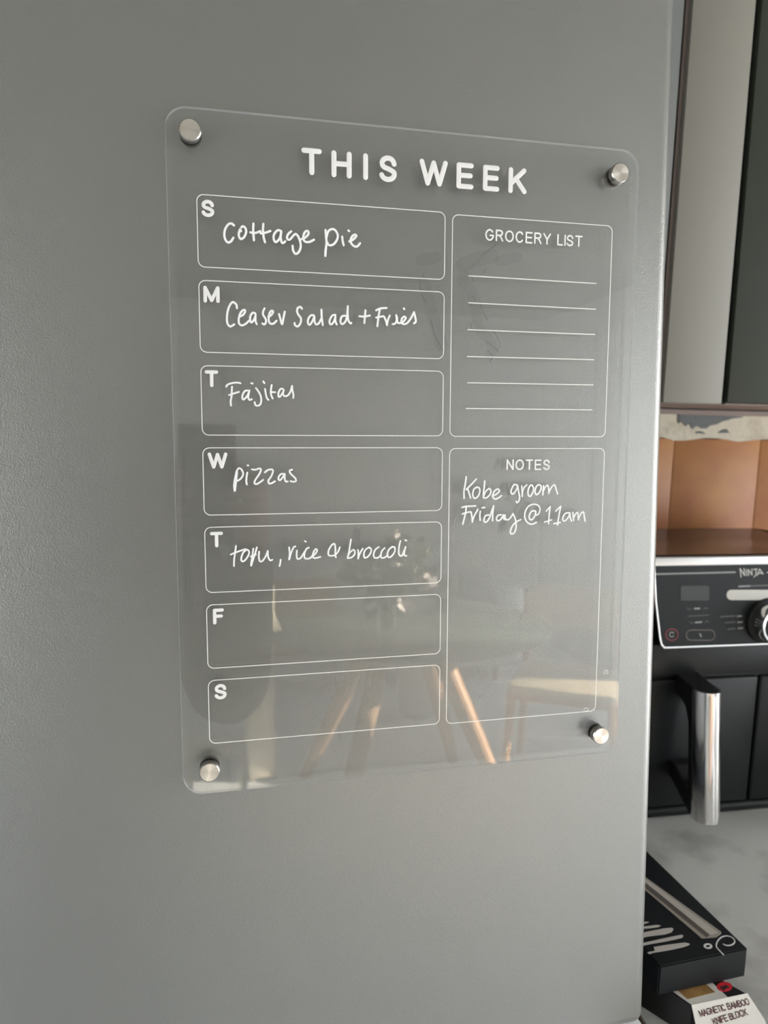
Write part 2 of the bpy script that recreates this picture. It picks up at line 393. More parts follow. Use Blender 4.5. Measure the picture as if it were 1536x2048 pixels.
# ------------------------------------------------------------------ fridge
FR = FB @ Matrix.Rotation(-0.0133, 4, 'Y')
Z = Vector((0, 0, 1))
fx0, fx1 = -.29, .3352
DF = .0066                       # door front behind the board's front face
zbot = -HC + .174 + .06          # bottom of the body in the board frame
fr = thing('fridge_freezer', 'tall silver grey fridge freezer with a clear planner on its upper door', 'fridge', FR @ Matrix.Translation((.02, .3, zbot)))
def fbox(name, m, x0, x1, y0, y1, z0, z1, bevel=0, seg=2, label=None):
    return part_box(name, m, fr, x0 - .02, x1 - .02, y0 - .3, y1 - .3, z0 - zbot, z1 - zbot, bevel, seg, label)
fbox('upper_door', M['door'], fx0, fx1, DF, DF + .055, -.6545, .42, .0095, 6)
fbox('door_seal', M['gasket'], fx0 + .012, fx1 - .012, DF + .055, DF + .068, -.64, .41)
low = fbox('lower_door', M['door'], fx0, fx1 + .001, DF, DF + .055, zbot + .04, -.6603, .0060, 5)
lip = part_box('top_lip', M['door_lip'], low, fx0 - .018, fx1 - .019, DF - .2998, DF - .25, -.6613 - zbot, -.6590 - zbot, .001, 2, 'white strip along the top edge of the lower door')
fbox('door_seal', M['gasket'], fx0 + .012, fx1 - .012, DF + .055, DF + .068, zbot + .05, -.668)
fbox('cabinet_body', M['fridge_side'], fx0 + .003, fx1 - .003, DF + .068, .545, zbot + .02, .415, .004, 2)
fbox('hinge_cover', M['fridge_side'], fx0 + .02, fx0 + .11, DF + .01, DF + .10, .4205, .438, .004, 2)
for x in (fx0 + .06, fx1 - .06):
    for y in (.10, .49):
        bm = nb(); lathe(bm, [(.018, -.035), (.018, -.012), (.008, -.012), (.008, .021)], (x - .02, y - .3, 0), 'z', 16); obj('foot', bm, M['gasket'], fr)

# ------------------------------------------------------------------ planner board
BW, BH, BT, BR_ = .305, .4191, .003, .0125
pl = thing('weekly_planner', 'clear acrylic weekly meal planner board with white handwriting on the silver fridge door', 'planner', FB @ Matrix.Translation((BW / 2, .0, -BH)))
OX, OZ = BW / 2, -BH
def P2(x, z, y=0.0): return Vector((x - OX, y, z - OZ))        # board frame -> planner local
NF = Vector((0, -1, 0))
bm = nb(); pts = rrect(0, BW, -BH, 0, BR_, 10)
fr_ = [bm.verts.new(P2(x, z, 0)) for x, z in pts]; bk_ = [bm.verts.new(P2(x, z, BT)) for x, z in pts]
n = len(pts)
f1 = bm.faces.new(fr_); f2 = bm.faces.new(bk_[::-1]); f1.material_index = f2.material_index = 0
for k in range(n):
    f = bm.faces.new((fr_[k], bk_[k], bk_[(k + 1) % n], fr_[(k + 1) % n])); f.material_index = 1
obj('acrylic_sheet', bm, [M['sheet'], M['sheet_edge']], pl)

# studs
CAPH = .0042
for k, (px, py) in enumerate(((379.9, 258.5), (1241.4, 345), (1202.9, 1472.3), (419, 1545.5))):
    x, z = on_board(px, py, -CAPH); c = P2(x, z)
    bm = nb(); r = .00635
    lathe(bm, [(r - .0004, 0), (r, .0004 - CAPH * 0), (r, -CAPH + .0006), (r - .0006, -CAPH)], (0, 0, 0), 'y', 48)
    # lathe heights go from the board outwards
    cap = obj('magnet_stud', bm, [M['stud'], M['cap']], pl, smooth=True, recalc=True); cap.location = c
    for p in cap.data.polygons:
        if p.normal.y < -.9 and abs(p.center.y + CAPH) < 1e-5: p.material_index = 1
    bm = nb(); lathe(bm, [(r - .0006, BT), (r - .0006, BT + .0007)], (0, 0, 0), 'y', 48); obj('washer', bm, M['ring'], cap, smooth=True)
    bm = nb(); lathe(bm, [(r, BT + .0007), (r, DF)], (0, 0, 0), 'y', 48); obj('magnet_base', bm, M['stud'], cap, smooth=True)

PI_ = -.00002      # print sits a hair proud of the sheet
def BP(x, z): return P2(x, z, PI_)
def bpx(px, py): return BP(*on_board(px, py))
# printed frames
def frame_outline(x0, x1, d0, d1, r=.0042):
    pts = rrect(x0, x1, -d1, -d0, r, 7); w = .00048
    inner = rrect(x0 + w, x1 - w, -d1 + w, -d0 - w, r - w, 7); outer = pts
    bm = nb(); h = .0001
    a = [bm.verts.new(P2(x, z, 0)) for x, z in outer]; b = [bm.verts.new(P2(x, z, -h)) for x, z in outer]
    c = [bm.verts.new(P2(x, z, -h)) for x, z in inner]; d = [bm.verts.new(P2(x, z, 0)) for x, z in inner]
    n = len(a)
    for k in range(n):
        j = (k + 1) % n
        bm.faces.new((a[k], b[k], b[j], a[j])); bm.faces.new((b[k], c[k], c[j], b[j])); bm.faces.new((c[k], d[k], d[j], c[j]))
    obj('box_outline', bm, M['line'], pl)
rows = [(48.5, 90.5), (97.8, 140.4), (147.9, 190.1), (197.4, 239.3), (246.4, 288.0), (295.4, 336.8), (344.2, 386.2)]
for a, b in rows: frame_outline(.0167, .1700, a / 1000, b / 1000)
frame_outline(.1745, .2871, .0494, .1904); frame_outline(.1745, .2871, .1979, .3867)
for px0, py0, px1, py1 in ((938, 551.6, 1192, 567), (937, 605.5, 1191.5, 618.5), (935.5, 659.3, 1189.5, 669), (934.5, 713, 1187.5, 719.4), (935, 765.5, 1186, 769.8), (932, 816.8, 1184, 819.8)):
    bm = nb(); stroke(bm, [bpx(px0, py0), bpx(px1, py1)], NF, .00062, .0001, smooth=False); obj('list_line', bm, M['line'], pl)
# heading: measured left and right of each letter
def letter_on_board(name, ch, box_px, w, m, h=.0003):
    (xl, yt), (xr, yb) = box_px
    ax, az = on_board(xl, (yt + yb) / 2); bx_, bz = on_board(xr, (yt + yb) / 2)
    tx, tz = on_board((xl + xr) / 2, yt); qx, qz = on_board((xl + xr) / 2, yb)
    bm = nb(); r = w / 2
    glyph(bm, ch, ax + r, bx_ - r, qz + r, tz - r, BP, NF, w, h)
    return obj(name, bm, m, pl)
def lin(x, xa, ya, xb, yb): return ya + (yb - ya) * (x - xa) / (xb - xa)
for ch, x0, x1 in (('T', 602.8, 643.6), ('H', 662.7, 703.2), ('I', 726, 736), ('S', 757.5, 794), ('W', 838.8, 895.3), ('E', 912.8, 947), ('E', 965.8, 998.8), ('K', 1016.8, 1053.5)):
    xm = (x0 + x1) / 2
    yt, yb = lin(xm, 623, 296.3, 1035, 335.5), lin(xm, 623, 350.3, 1035, 387.3)
    letter_on_board('heading_letter', ch, ((x0, yt), (x1, yb)), .0031, M['print'])
for ch, x0, x1, y0, y1 in (('S', 402.2, 428.8, 399.4, 434), ('M', 406.6, 439.1, 572, 605.5), ('T', 409.5, 436.6, 740.5, 774.1), ('W', 415.3, 454.8, 905, 937.3),
                           ('T', 419.9, 446, 1063.6, 1094.8), ('F', 425.7, 448, 1217, 1248.5), ('S', 428.3, 453.4, 1368, 1398.8)):
    letter_on_board('day_letter', ch, ((x0, y0), (x1, y1)), .0021, M['print'], .0002)
def caption(name, text, xl, xr, tl_, tr_, bl_, br_, w):
    """text between pixel columns xl..xr; top edge heights tl_, tr_, bottom bl_, br_"""
    ws = [G[c][0] for c in text]; gap = .15; tot = sum(ws) + gap * (len(text) - 1); x = 0
    bm = nb()
    ax, at = on_board(xl, tl_); bx_, bt = on_board(xr, tr_); _, ab = on_board(xl, bl_); _, bb = on_board(xr, br_)
    cap = ((at - ab) + (bt - bb)) / 2
    for c, g in zip(text, ws):
        u0 = x / tot; u1 = (x + g) / tot; x += g + gap
        X0 = ax + (bx_ - ax) * u0; X1 = ax + (bx_ - ax) * u1; um = (u0 + u1) / 2
        zt = at + (bt - at) * um; zb = ab + (bb - ab) * um
        glyph(bm, c, X0 + w / 2, X1 - w / 2 if g > .05 else X1, zb + w / 2, zt - w / 2, BP, NF, w, .0001)
    return obj(name, bm, M['line'], pl)
caption('grocery_caption', 'GROCERY LIST', 970.7, 1165.4, 457.3, 471.7, 481, 494.2, .00102)
caption('notes_caption', 'NOTES', 1013.0, 1100.2, 918.5, 919.2, 940.2, 940.2, .00105)

# handwriting: strokes as written, traced on the board
def hand(name, ox, oy, sc, w, strokes_, label):
    bm = nb()
    for s in strokes_:
        pts = [bpx(ox + a / sc, oy + b / sc) for a, b in s]
        stroke(bm, pts, NF, w, .00012)
    return obj(name, bm, M['ink'], pl, label=label)
hand('handwriting', 430, 430, 4.955, .00135, [
 [(188,103),(165,85),(135,90),(105,130),(92,180),(97,230),(115,262),(135,272),(160,258),(182,225)],
 [(258,160),(250,142),(240,165),(235,195),(245,228),(262,237),(290,215),(308,170),(300,130),(278,112),(260,122)],
 [(380,85),(378,150),(385,250)], [(350,172),(400,178),(448,160)], [(478,88),(475,150),(482,220),(495,270)], [(452,182),(500,175),(548,158)],
 [(655,160),(625,150),(595,175),(580,210),(585,250),(605,268),(635,240),(652,200)], [(655,165),(650,220),(660,268),(675,278),(695,262)],
 [(755,162),(728,185),(713,220),(722,243),(745,240),(775,205),(800,188),(825,215),(845,270),(848,320),(830,365),(800,385),(775,355),(768,305)],
 [(855,240),(890,225),(925,190),(922,162),(900,160),(880,190),(875,230),(890,262),(930,268),(980,245)],
 [(1095,150),(1100,220),(1105,280),(1095,350),(1093,405)], [(1093,400),(1098,340),(1103,290)], [(1102,230),(1120,165),(1155,140),(1190,150),(1215,195),(1210,240),(1180,285),(1145,300),(1118,290),(1115,272)],
 [(1260,215),(1265,260),(1275,300)], [(1322,154),(1329,160)],
 [(1330,262),(1365,245),(1400,210),(1390,195),(1365,205),(1345,240),(1350,280),(1380,310),(1410,310),(1437,280)]], 'white handwriting reading Cottage pie')
hand('handwriting', 430, 590, 3.657, .00125, [
 [(160,97),(155,70),(130,52),(108,75),(92,120),(87,165),(90,205),(110,230),(140,215)],
 [(180,158),(205,145),(220,120),(212,108),(190,125),(175,165),(175,205),(195,222),(225,210),(248,188)],
 [(294,134),(275,130),(258,155),(258,190),(268,200),(285,180),(296,150)], [(296,140),(296,190),(305,213)],
 [(362,98),(352,120),(352,145),(370,175),(372,200),(360,215),(347,208)],
 [(390,160),(412,145),(425,122),(412,115),(398,135),(392,175),(400,205),(425,210),(450,188)], [(468,140),(478,175),(490,215),(500,170),(510,122)],
 [(635,100),(625,87),(605,95),(600,120),(610,145),(628,170),(625,205),(605,230),(585,220),(582,205)],
 [(720,148),(700,150),(682,175),(680,205),(692,218),(710,195),(725,160)], [(726,155),(728,195),(740,215),(760,205),(775,175)],
 [(778,108),(780,160),(788,220)],
 [(880,145),(858,150),(840,180),(838,205),(850,215),(868,195),(880,160)], [(880,155),(880,190),(890,215)],
 [(952,152),(930,155),(918,180),(920,205),(935,212),(955,190),(966,150),(971,85)], [(971,82),(970,140),(975,185),(990,207),(997,205)],
 [(1055,155),(1090,158),(1132,150)], [(1100,112),(1096,160),(1092,205)],
 [(1178,112),(1210,98),(1255,95)], [(1204,108),(1198,140),(1192,185),(1187,228)], [(1178,165),(1203,160),(1232,155)],
 [(1238,160),(1250,190),(1258,220)], [(1258,215),(1265,180),(1278,150)],
 [(1325,148),(1328,185),(1315,210),(1298,212)], [(1380,98),(1384,103)],
 [(1330,160),(1335,200),(1350,205),(1375,195),(1395,170),(1385,158),(1368,170),(1362,195),(1375,212),(1405,205),(1435,165),(1455,125)], [(1455,125),(1465,165),(1468,195),(1455,207)]], 'white handwriting reading Ceaser Salad + Fries')
hand('handwriting', 430, 750, 7.68, .00112, [
 [(172,178),(190,150),(240,130),(300,118),(360,118),(392,128)], [(260,180),(258,230),(255,320),(240,400),(245,468)], [(215,308),(270,290),(330,270),(368,260)],
 [(500,238),(460,245),(430,290),(418,340),(430,375),(460,360),(500,310),(524,245)], [(528,238),(515,300),(510,350),(530,382),(565,372)],
 [(628,202),(665,250),(700,320),(710,390),(695,450),(655,472),(620,460),(608,418)], [(555,124),(578,132)],
 [(768,215),(780,290),(795,350),(820,382)], [(740,98),(758,125)], [(870,155),(858,230),(860,300),(885,360)], [(862,262),(925,265)],
 [(1040,212),(1005,215),(975,270),(975,330),(1000,330),(1040,270),(1055,228)], [(1055,232),(1045,290),(1070,325),(1120,310),(1160,250),(1180,168)], [(1182,168),(1190,240),(1205,310),(1200,352)]], 'white handwriting reading Fajitas')
hand('handwriting', 430, 750, 7.68, .00112, [
 [(330,1480),(320,1530),(302,1610),(292,1700),(300,1780)], [(338,1490),(328,1600),(315,1700),(306,1778)], [(330,1480),(360,1435),(400,1445),(430,1500),(425,1550),(385,1600),(345,1625)],
 [(495,1500),(482,1580),(480,1640),(490,1682)], [(500,1388),(510,1390)],
 [(568,1450),(620,1455),(680,1435),(705,1455),(680,1520),(620,1610),(605,1660),(640,1675),(700,1640),(738,1610)],
 [(765,1495),(810,1460),(870,1450),(890,1480),(860,1560),(820,1620),(830,1665),(870,1660),(920,1632)],
 [(1060,1520),(1015,1520),(980,1560),(975,1600),(1000,1615),(1040,1570),(1068,1520)], [(1070,1520),(1070,1590),(1085,1635),(1115,1635)],
 [(1185,1455),(1150,1465),(1150,1500),(1190,1545),(1235,1590),(1240,1630),(1200,1640),(1160,1630)]], 'white handwriting reading pizzas')
hand('handwriting', 440, 1070, 3.84, .00108, [
 [(122,85),(115,140),(108,190),(107,238)], [(82,150),(130,130),(195,108)],
 [(198,112),(175,140),(162,185),(175,203),(200,185),(220,150),(222,125),(205,112),(190,125)],
 [(255,105),(248,160),(240,210),(238,238),(250,200),(270,140),(282,95)], [(235,165),(275,150)],
 [(300,128),(298,170),(305,200),(325,200),(350,165),(366,122)], [(366,125),(370,170),(385,195),(402,190)],
 [(465,190),(462,215),(457,238)], [(530,95),(535,140),(530,188)], [(532,185),(545,140),(565,95),(578,88)],
 [(590,120),(588,160),(595,183),(620,175),(648,130)], [(682,97),(665,105),(650,135),(648,170),(660,182),(690,178),(712,160)], [(652,47),(659,52)],
 [(700,168),(725,150),(745,122),(735,108),(718,130),(712,165),(730,178),(770,168)],
 [(920,95),(905,130),(880,155),(850,160),(832,150),(835,115),(860,75),(880,70),(886,110),(885,150),(890,172)],
 [(1005,35),(998,80),(990,130),(985,155),(980,175)], [(985,150),(1010,122),(1030,115),(1035,145),(1010,172),(980,178)],
 [(1060,115),(1062,150),(1060,182)], [(1060,180),(1075,140),(1095,105)],
 [(1148,95),(1120,110),(1105,140),(1108,172),(1130,170),(1155,140),(1160,108),(1142,94)],
 [(1220,92),(1195,110),(1180,145),(1185,172),(1210,175),(1230,160)], [(1265,100),(1245,120),(1235,150),(1240,175),(1265,172),(1280,160)],
 [(1322,92),(1298,110),(1285,145),(1295,172),(1320,160),(1342,125),(1340,95),(1320,90)],
 [(1385,45),(1375,90),(1372,140),(1385,160),(1400,155),(1414,118)], [(1425,90),(1415,130),(1415,155),(1432,160)], [(1422,39),(1432,43)]], 'white handwriting reading tofu, rice & broccoli')
hand('handwriting', 900, 900, 5.12, .00110, [
 [(165,275),(155,350),(142,420),(143,495)], [(268,298),(230,340),(185,385),(165,405)], [(178,392),(195,440),(210,490)],
 [(275,382),(245,400),(232,455),(250,495),(285,475),(305,425),(298,388),(272,380)],
 [(355,318),(350,380),(342,440),(343,490)], [(345,470),(365,425),(400,395),(418,420),(405,460),(370,490),(345,490)],
 [(432,470),(470,455),(505,420),(490,400),(460,415),(440,450),(440,485),(465,502),(505,485),(525,468)],
 [(690,362),(655,355),(630,400),(625,435),(645,450),(675,415),(692,372)], [(693,372),(700,420),(712,480),(705,520),(685,540),(678,525)],
 [(735,370),(738,420),(740,475)], [(741,440),(755,390),(785,357)],
 [(842,360),(820,365),(800,410),(800,455),(820,475),(845,440),(855,390),(840,360)],
 [(912,354),(885,372),(870,420),(880,455),(905,445),(930,400),(928,365),(908,354)],
 [(957,365),(953,410),(950,460)], [(951,430),(975,380),(1000,362),(1010,400),(1012,445)], [(1014,430),(1040,380),(1070,357),(1085,400),(1100,450)]], 'white handwriting on the first line under NOTES')
hand('handwriting', 900, 900, 5.12, .00110, [
 [(122,588),(160,578),(262,572)], [(165,580),(160,640),(145,700),(130,760)], [(125,655),(170,640),(210,632)],
 [(216,640),(225,690),(228,738)], [(229,725),(250,670),(285,608)], [(310,628),(305,670),(308,720)], [(328,592),(355,588)],
 [(398,665),(365,672),(348,705),(350,735),(375,735),(405,690),(425,630),(445,575)], [(445,572),(438,640),(435,725)],
 [(522,662),(490,670),(475,705),(490,725),(520,710),(543,668)], [(545,665),(550,705),(575,715)],
 [(562,665),(565,700),(590,715),(620,690),(645,652)], [(645,655),(662,690),(674,740),(675,800),(655,850),(625,858),(618,830),(640,775),(680,735),(725,712)],
 [(872,625),(840,625),(815,660),(812,700),(835,715),(865,680),(878,635)], [(875,630),(880,665),(905,655),(920,610),(905,570),(860,555),(805,575),(770,630),(765,690),(790,740),(835,760),(885,742)],
 [(985,625),(1025,580)], [(1025,582),(1015,660),(1008,755)], [(968,738),(1040,715)],
 [(1082,625),(1132,578)], [(1132,580),(1115,670),(1100,768)], [(1062,755),(1128,742)],
 [(1217,642),(1180,650),(1155,690),(1158,725),(1185,720),(1215,680),(1225,648)], [(1226,645),(1230,690),(1243,728)],
 [(1257,640),(1262,690),(1264,722)], [(1262,700),(1285,655),(1305,640),(1312,680),(1315,715)], [(1316,700),(1342,650),(1365,635),(1373,680),(1383,728)]], 'white handwriting reading Friday @ 11am under NOTES')
# dried smears left by wiping
for px_pts, w in (([(992,489),(978,500),(962,512),(955,525),(942,536),(930,545)], .0006), ([(928,545),(940,550),(948,562)], .0008), ([(972,535),(966,548)], .0006), ([(945,592),(950,600)], .0008), ([(961,610),(967,626),(975,640)], .0007),
                  ([(985,660),(993,672),(1000,690),(996,698)], .0006), ([(973,684),(985,692),(998,704)], .0009), ([(975,700),(984,712),(980,725)], .0006), ([(940,645),(946,662)], .0005),
                  ([(838,556),(842,585),(852,605)], .0004), ([(862,640),(868,665),(880,690),(890,708)], .0005), ([(888,668),(893,690),(890,708)], .0005), ([(846,549),(848,556)], .0004)):
    bm = nb(); stroke(bm, [bpx(a, b) for a, b in px_pts], NF, w, .00004); obj('smear', bm, M['smear'], pl)

for px_pts, w in (([(925,530),(950,520),(985,512)], .009), ([(1000,522),(1035,515)], .007), ([(925,560),(945,590),(955,640)], .008), ([(960,660),(985,690),(980,710)], .007), ([(850,570),(862,620),(882,690)], .008), ([(842,520),(872,515)], .007)):
    bm = nb(); stroke(bm, [bpx(a, b) for a, b in px_pts], NF, w, .00003); obj('smudge', bm, M['smudge'], pl)
for cx, cy, r in ((1213, 1345, 5.5), (1173, 1420, 5.5)):
    bm = nb(); stroke(bm, [bpx(cx + r * (1 - .07 * k) * math.cos(.62 * k + 2.4), cy + r * (1 - .07 * k) * math.sin(.62 * k + 2.4)) for k in range(11)], NF, .00032, .00005); obj('curl_mark', bm, M['line'], pl)

# ------------------------------------------------------------------ kitchen wall: tiles and bare plaster
tz_top = HC - .0257 * YW; TW = .161; gx = HC and at_y(1515, 975, YW).x
gx0 = at_y(1515, 878.6, YW).x
part_box('grout_bed', M['grout'], wall_back,   .36, 2.3, YW - .0072, YW, .90, tz_top - .001)
first = None
k0 = math.ceil((.37 - gx0) / TW)
for r in range(3):
    z1 = tz_top - r * .2; z0 = max(z1 - .2, .905)
    for k in range(k0, k0 + 12):
        x0 = gx0 + k * TW
        if first is None or r == 2:
            bm = nb(); box(bm, .001, TW - .001, -.0085, -.004, -(z1 - z0) + .001, -.001, .0012, 2)
            t = obj('tile', bm, M['tile'], wall_back, smooth=True)
            if first is None: first = t
        else:
            t = first.copy(); C.objects.link(t)
        t.location = (x0, YW, z1); t.rotation_euler = (random.uniform(-.003, .003), 0, random.uniform(-.003, .003))
pz = HC + .0105
bm = nb(); lower = []; xs = [.36 + .02 * i for i in range(98)]
for x in xs: lower.append((x, YW - .010, tz_top - .002 + .0022 * math.sin(x * 61) + random.uniform(-.0015, .0015)))
poly = lower + [(xs[-1], YW - .010, pz), (xs[0], YW - .010, pz)]
prism(bm, poly, (0, .0098, 0)); obj('bare_plaster_strip', bm, M['plaster'], wall_back)
jag = [(1356,829),(1356,846),(1359,846),(1362,842),(1367,848),(1371,852),(1374,850),(1379,847),(1385,858),(1390,853),(1394,852),(1402,857),(1412,857),(1420,851),(1432,849),(1444,843),(1456,840),(1464,837),(1484,835),(1486,833)]
bm = nb(); prism(bm, [at_y(a, b, YW - .0105) for a, b in jag], (0, -.0012, 0)); obj('filler_patch', bm, M['filler'], wall_back)
for q in ([(1391,866),(1397,862),(1404,863),(1411,868)], [(1436,866),(1444,860),(1453,858),(1458,866)]):
    bm = nb(); prism(bm, [at_y(a, b, YW - .0105) for a, b in q], (0, -.0012, 0)); obj('filler_patch', bm, M['filler'], wall_back)

# ------------------------------------------------------------------ wall cabinet
YF = .78
cz = HC + .0271 * YF
xa, xb = .6021 * YF, .6999 * YF
wc = thing('wall_cabinet', 'wall cabinet with stone grey end panel and dark green doors above the copper tiles', 'cabinet', loc=(.9, YW, cz))
def wbox(name, m, x0, x1, y0, y1, z0, z1, bevel=0, label=None):
    return part_box(name, m, wc, x0 - .9, x1 - .9, y0 - YW, y1 - YW, z0 - cz, z1 - cz, bevel, 2, label)
wbox('carcass', M['cab_gap'], .36, 1.62, YF + .021, YW - .001, cz + .002, 2.25)
wbox('base_board', M['taupe'], xa - .004, 1.62, YF + .022, YW - .001, cz - .0005, cz + .0015)
wbox('end_panel', M['cab_light'], xa, xb, YF, YF + .018, cz, 2.25, .0008, 'light stone grey filler panel')
wbox('gap_strip', M['cab_gap'], xa - .0045, xa, YF + .006, YF + .021, cz + .001, 2.25)  # brown strip in the open gap, the gap's shade put into its colour
wbox('side_filler', M['cab_filler'], .36, xa - .0085, YF + .003, YF + .021, cz, 2.25, .0008, 'grey filler strip beside the fridge')
wbox('shadow_gap', M['black'], xb + .0002, xb + .012, YF + .010, YF + .0205, cz, 2.25)
for i in range(2):
    d = wbox('door', M['cab_dark'], xb + .0085 + i * .535, xb + .0085 + i * .535 + .53, YF + .001, YF + .020, cz + .002, 2.25, .001, 'dark green grey glossy door')
wall_batten = part_box('batten', M['taupe'], wall_back, .36, 2.3, YW - .03, YW, pz, cz - .003, label='taupe batten under the wall cabinet')

# ------------------------------------------------------------------ worktop and base units
WZ = HC - .51
wt = part_box('worktop', M['marble'], None, .324, 2.3, .40, YW - .013, WZ - .03, WZ, .0015, 2)
wt['label'] = 'pale grey marble effect worktop beside the fridge'; wt['category'] = 'worktop'
bm = nb(); box(bm, .3225, .3238, .402, YW - .02, WZ - .03, WZ - .0005); obj('end_strip', bm, M['slab_edge'], wt, label='brown end strip of the worktop')
for i, x in enumerate((.335, .935, 1.535)):
    bc = thing('base_cabinet', ('dark green base cabinet under the worktop, next to the fridge', 'dark green base cabinet under the middle of the worktop', 'dark green base cabinet under the far right end of the worktop')[i], 'cabinet', loc=(x + .3, .75, 0), group='base cabinets under the worktop')
    def bb(name, m, x0, x1, y0, y1, z0, z1, par=bc, bv=0): return part_box(name, m, par, x0, x1, y0 - .75, y1 - .75, z0, z1, bv)
    bb('carcass', M['cab_side'], -.299, .299, .46, 1.08, .15, WZ - .031)
    bb('plinth', M['cab_dark'], -.299, .299, .50, .52, 0, .149)
    d = bb('door', M['cab_dark'], -.297, .297, .44, .459, .16, WZ - .04, bv=.001)
    bm = nb(); ring_tube(bm, [(-.08, .44 - .75, .78), (-.08, .415 - .75, .78), (.08, .415 - .75, .78), (.08, .44 - .75, .78)], .005, 8); obj('handle', bm, M['chrome'], d, smooth=True)

# ------------------------------------------------------------------ air fryer
FD = .779                        # front plane of the fryer
fxm = .8130 * FD
def fp(px, py, y=FD): return at_y(px, py, y)
ztop = fp(1420, 1110).z; zb = WZ
af = thing('air_fryer', 'black two-drawer air fryer with chrome handle and control panel on the worktop', 'air fryer', loc=(fxm, FD + .14, WZ))
AO = Vector((fxm, FD + .14, WZ))
def A(p): return Vector(p) - AO
hw = .185
def fry_box(name, m, x0, x1, y0, y1, z0, z1, bevel=0, seg=3, par=af, label=None):
    return part_box(name, m, par, x0 - AO.x, x1 - AO.x, y0 - AO.y, y1 - AO.y, z0 - AO.z, z1 - AO.z, bevel, seg, label)
z_band = fp(1420, 1130).z; z_trim = fp(1420, 1291).z; z_step = fp(1420, 1354).z; z_drb = fp(1500, 1600).z
fry_box('housing', M['fryer'], fxm - hw, fxm + hw, FD + .012, FD + .275, zb + .008, z_band - .001, .012, 4)
bm = nb()
prof = [(FD - .002, z_band - .001), (FD - .002, ztop - .003), (FD + .004, ztop), (FD + .06, ztop - .002), (FD + .27, ztop - .022), (FD + .275, z_band)]
for (y, z) in prof: pass
prism(bm, [A((fxm - hw - .001, y, z)) for y, z in prof], (2 * hw + .002, 0, 0)); obj('lid', bm, M['fryer_top'], af, smooth=False, label='glossy black top')
fry_box('top_band', M['silver'], fxm - hw - .002, fxm + hw + .002, FD - .004, FD + .03, z_band, ztop - .0015, .002, 2, label='silver band along the top front edge')
# shoulder below the panel, two drawers, base
fry_box('shoulder', M['fryer'], fxm - hw, fxm + hw, FD - .001, FD + .03, z_step + .003, z_trim + .004, .003, 2)
fry_box('recess', M['fryer_dark'], fxm - hw + .004, fxm + hw - .004, FD + .006, FD + .03, z_step - .004, z_step + .004)
fry_box('base', M['fryer'], fxm - hw + .004, fxm + hw - .004, FD + .001, FD + .26, zb + .0, z_drb - .002, .006, 3)
for s in (-1, 1):
    x0, x1 = (fxm - hw, fxm - .0018) if s < 0 else (fxm + .0018, fxm + hw)
    dr = fry_box('drawer', M['fryer'], x0, x1, FD, FD + .06, z_drb, z_step - .002, .003, 3)
    dr['label'] = 'left black drawer' if s < 0 else 'right black drawer'
    if s < 0:
        hx0 = fp(1400, 1400, FD - .055).x; hx1 = fp(1451, 1400, FD - .055).x
    else:
        hx0, hx1 = 2 * fxm - hx1, 2 * fxm - hx0
    hm, hr = (hx0 + hx1) / 2, (hx1 - hx0) / 2
    zt = fp(1425, 1388, FD - .055).z; tilt = .018            # the grip leans out towards its lower end
    zl = at_y(1425, 1648, FD - .073).z
    outer = [(FD, zt + .004), (FD - .040, zt + .001), (FD - .040, zt - .02), (FD - .040 - tilt, zl + .001), (FD - .030 - tilt, zl + .001), (FD - .010, zl + .022), (FD, zl + .026), (FD, zl + .045), (FD - .014, zl + .045), (FD - .026 - tilt * .9, zl + .030), (FD - .032, zt - .045), (FD - .024, zt - .028), (FD - .010, zt - .021), (FD, zt - .020)]
    bm = nb(); prism(bm, [A((hm - hr * .86, y, z)) for y, z in outer], (hr * 1.72, 0, 0))
    bmesh.ops.bevel(bm, geom=bm.edges[:], offset=.0012, segments=1, affect='EDGES')
    h = obj('handle', bm, M['fryer_dark'], dr, label='black handle arms')
    N_ = 20
    def ring_row(z, y0, k=1.0): return [bm.verts.new(A((hm - hr * k * math.cos(math.pi * i / N_), y0 - .019 * k * math.sin(math.pi * i / N_) ** .8, z))) for i in range(N_ + 1)]
    bm = nb(); rowsv = [ring_row(zt + .001, FD - .0385), ring_row(zt - .004, FD - .0385), ring_row(zl, FD - .0385 - tilt)]
    for a, b in zip(rowsv, rowsv[1:]):
        for i in range(N_): bm.faces.new((a[i], a[i + 1], b[i + 1], b[i]))
    bm.faces.new(rowsv[-1]); bm.faces.new([r_[0] for r_ in rowsv] + [r_[-1] for r_ in reversed(rowsv)]); bm.faces.new(rowsv[0])
    obj('handle_front', bm, M['chrome'], dr, smooth=True, label='polished chrome handle front')
    bm = nb(); top = ring_row(zt + .0012, FD - .0385, .88); low_ = ring_row(zt - .001, FD - .0385, .88)
    back = [bm.verts.new(A((hm + s2 * hr * .88, FD, z))) for s2, z in ((1, zt + .0055), (-1, zt + .0055))]; backl = [bm.verts.new(A((hm + s2 * hr * .88, FD, zt - .001))) for s2 in (1, -1)]
    T_ = top + back; B_ = low_ + backl; bm.faces.new(T_); bm.faces.new(B_[::-1])
    for i in range(len(T_)): bm.faces.new((T_[i], B_[i], B_[(i + 1) % len(T_)], T_[(i + 1) % len(T_)]))
    obj('handle_top', bm, M['fryer_dark'], dr)
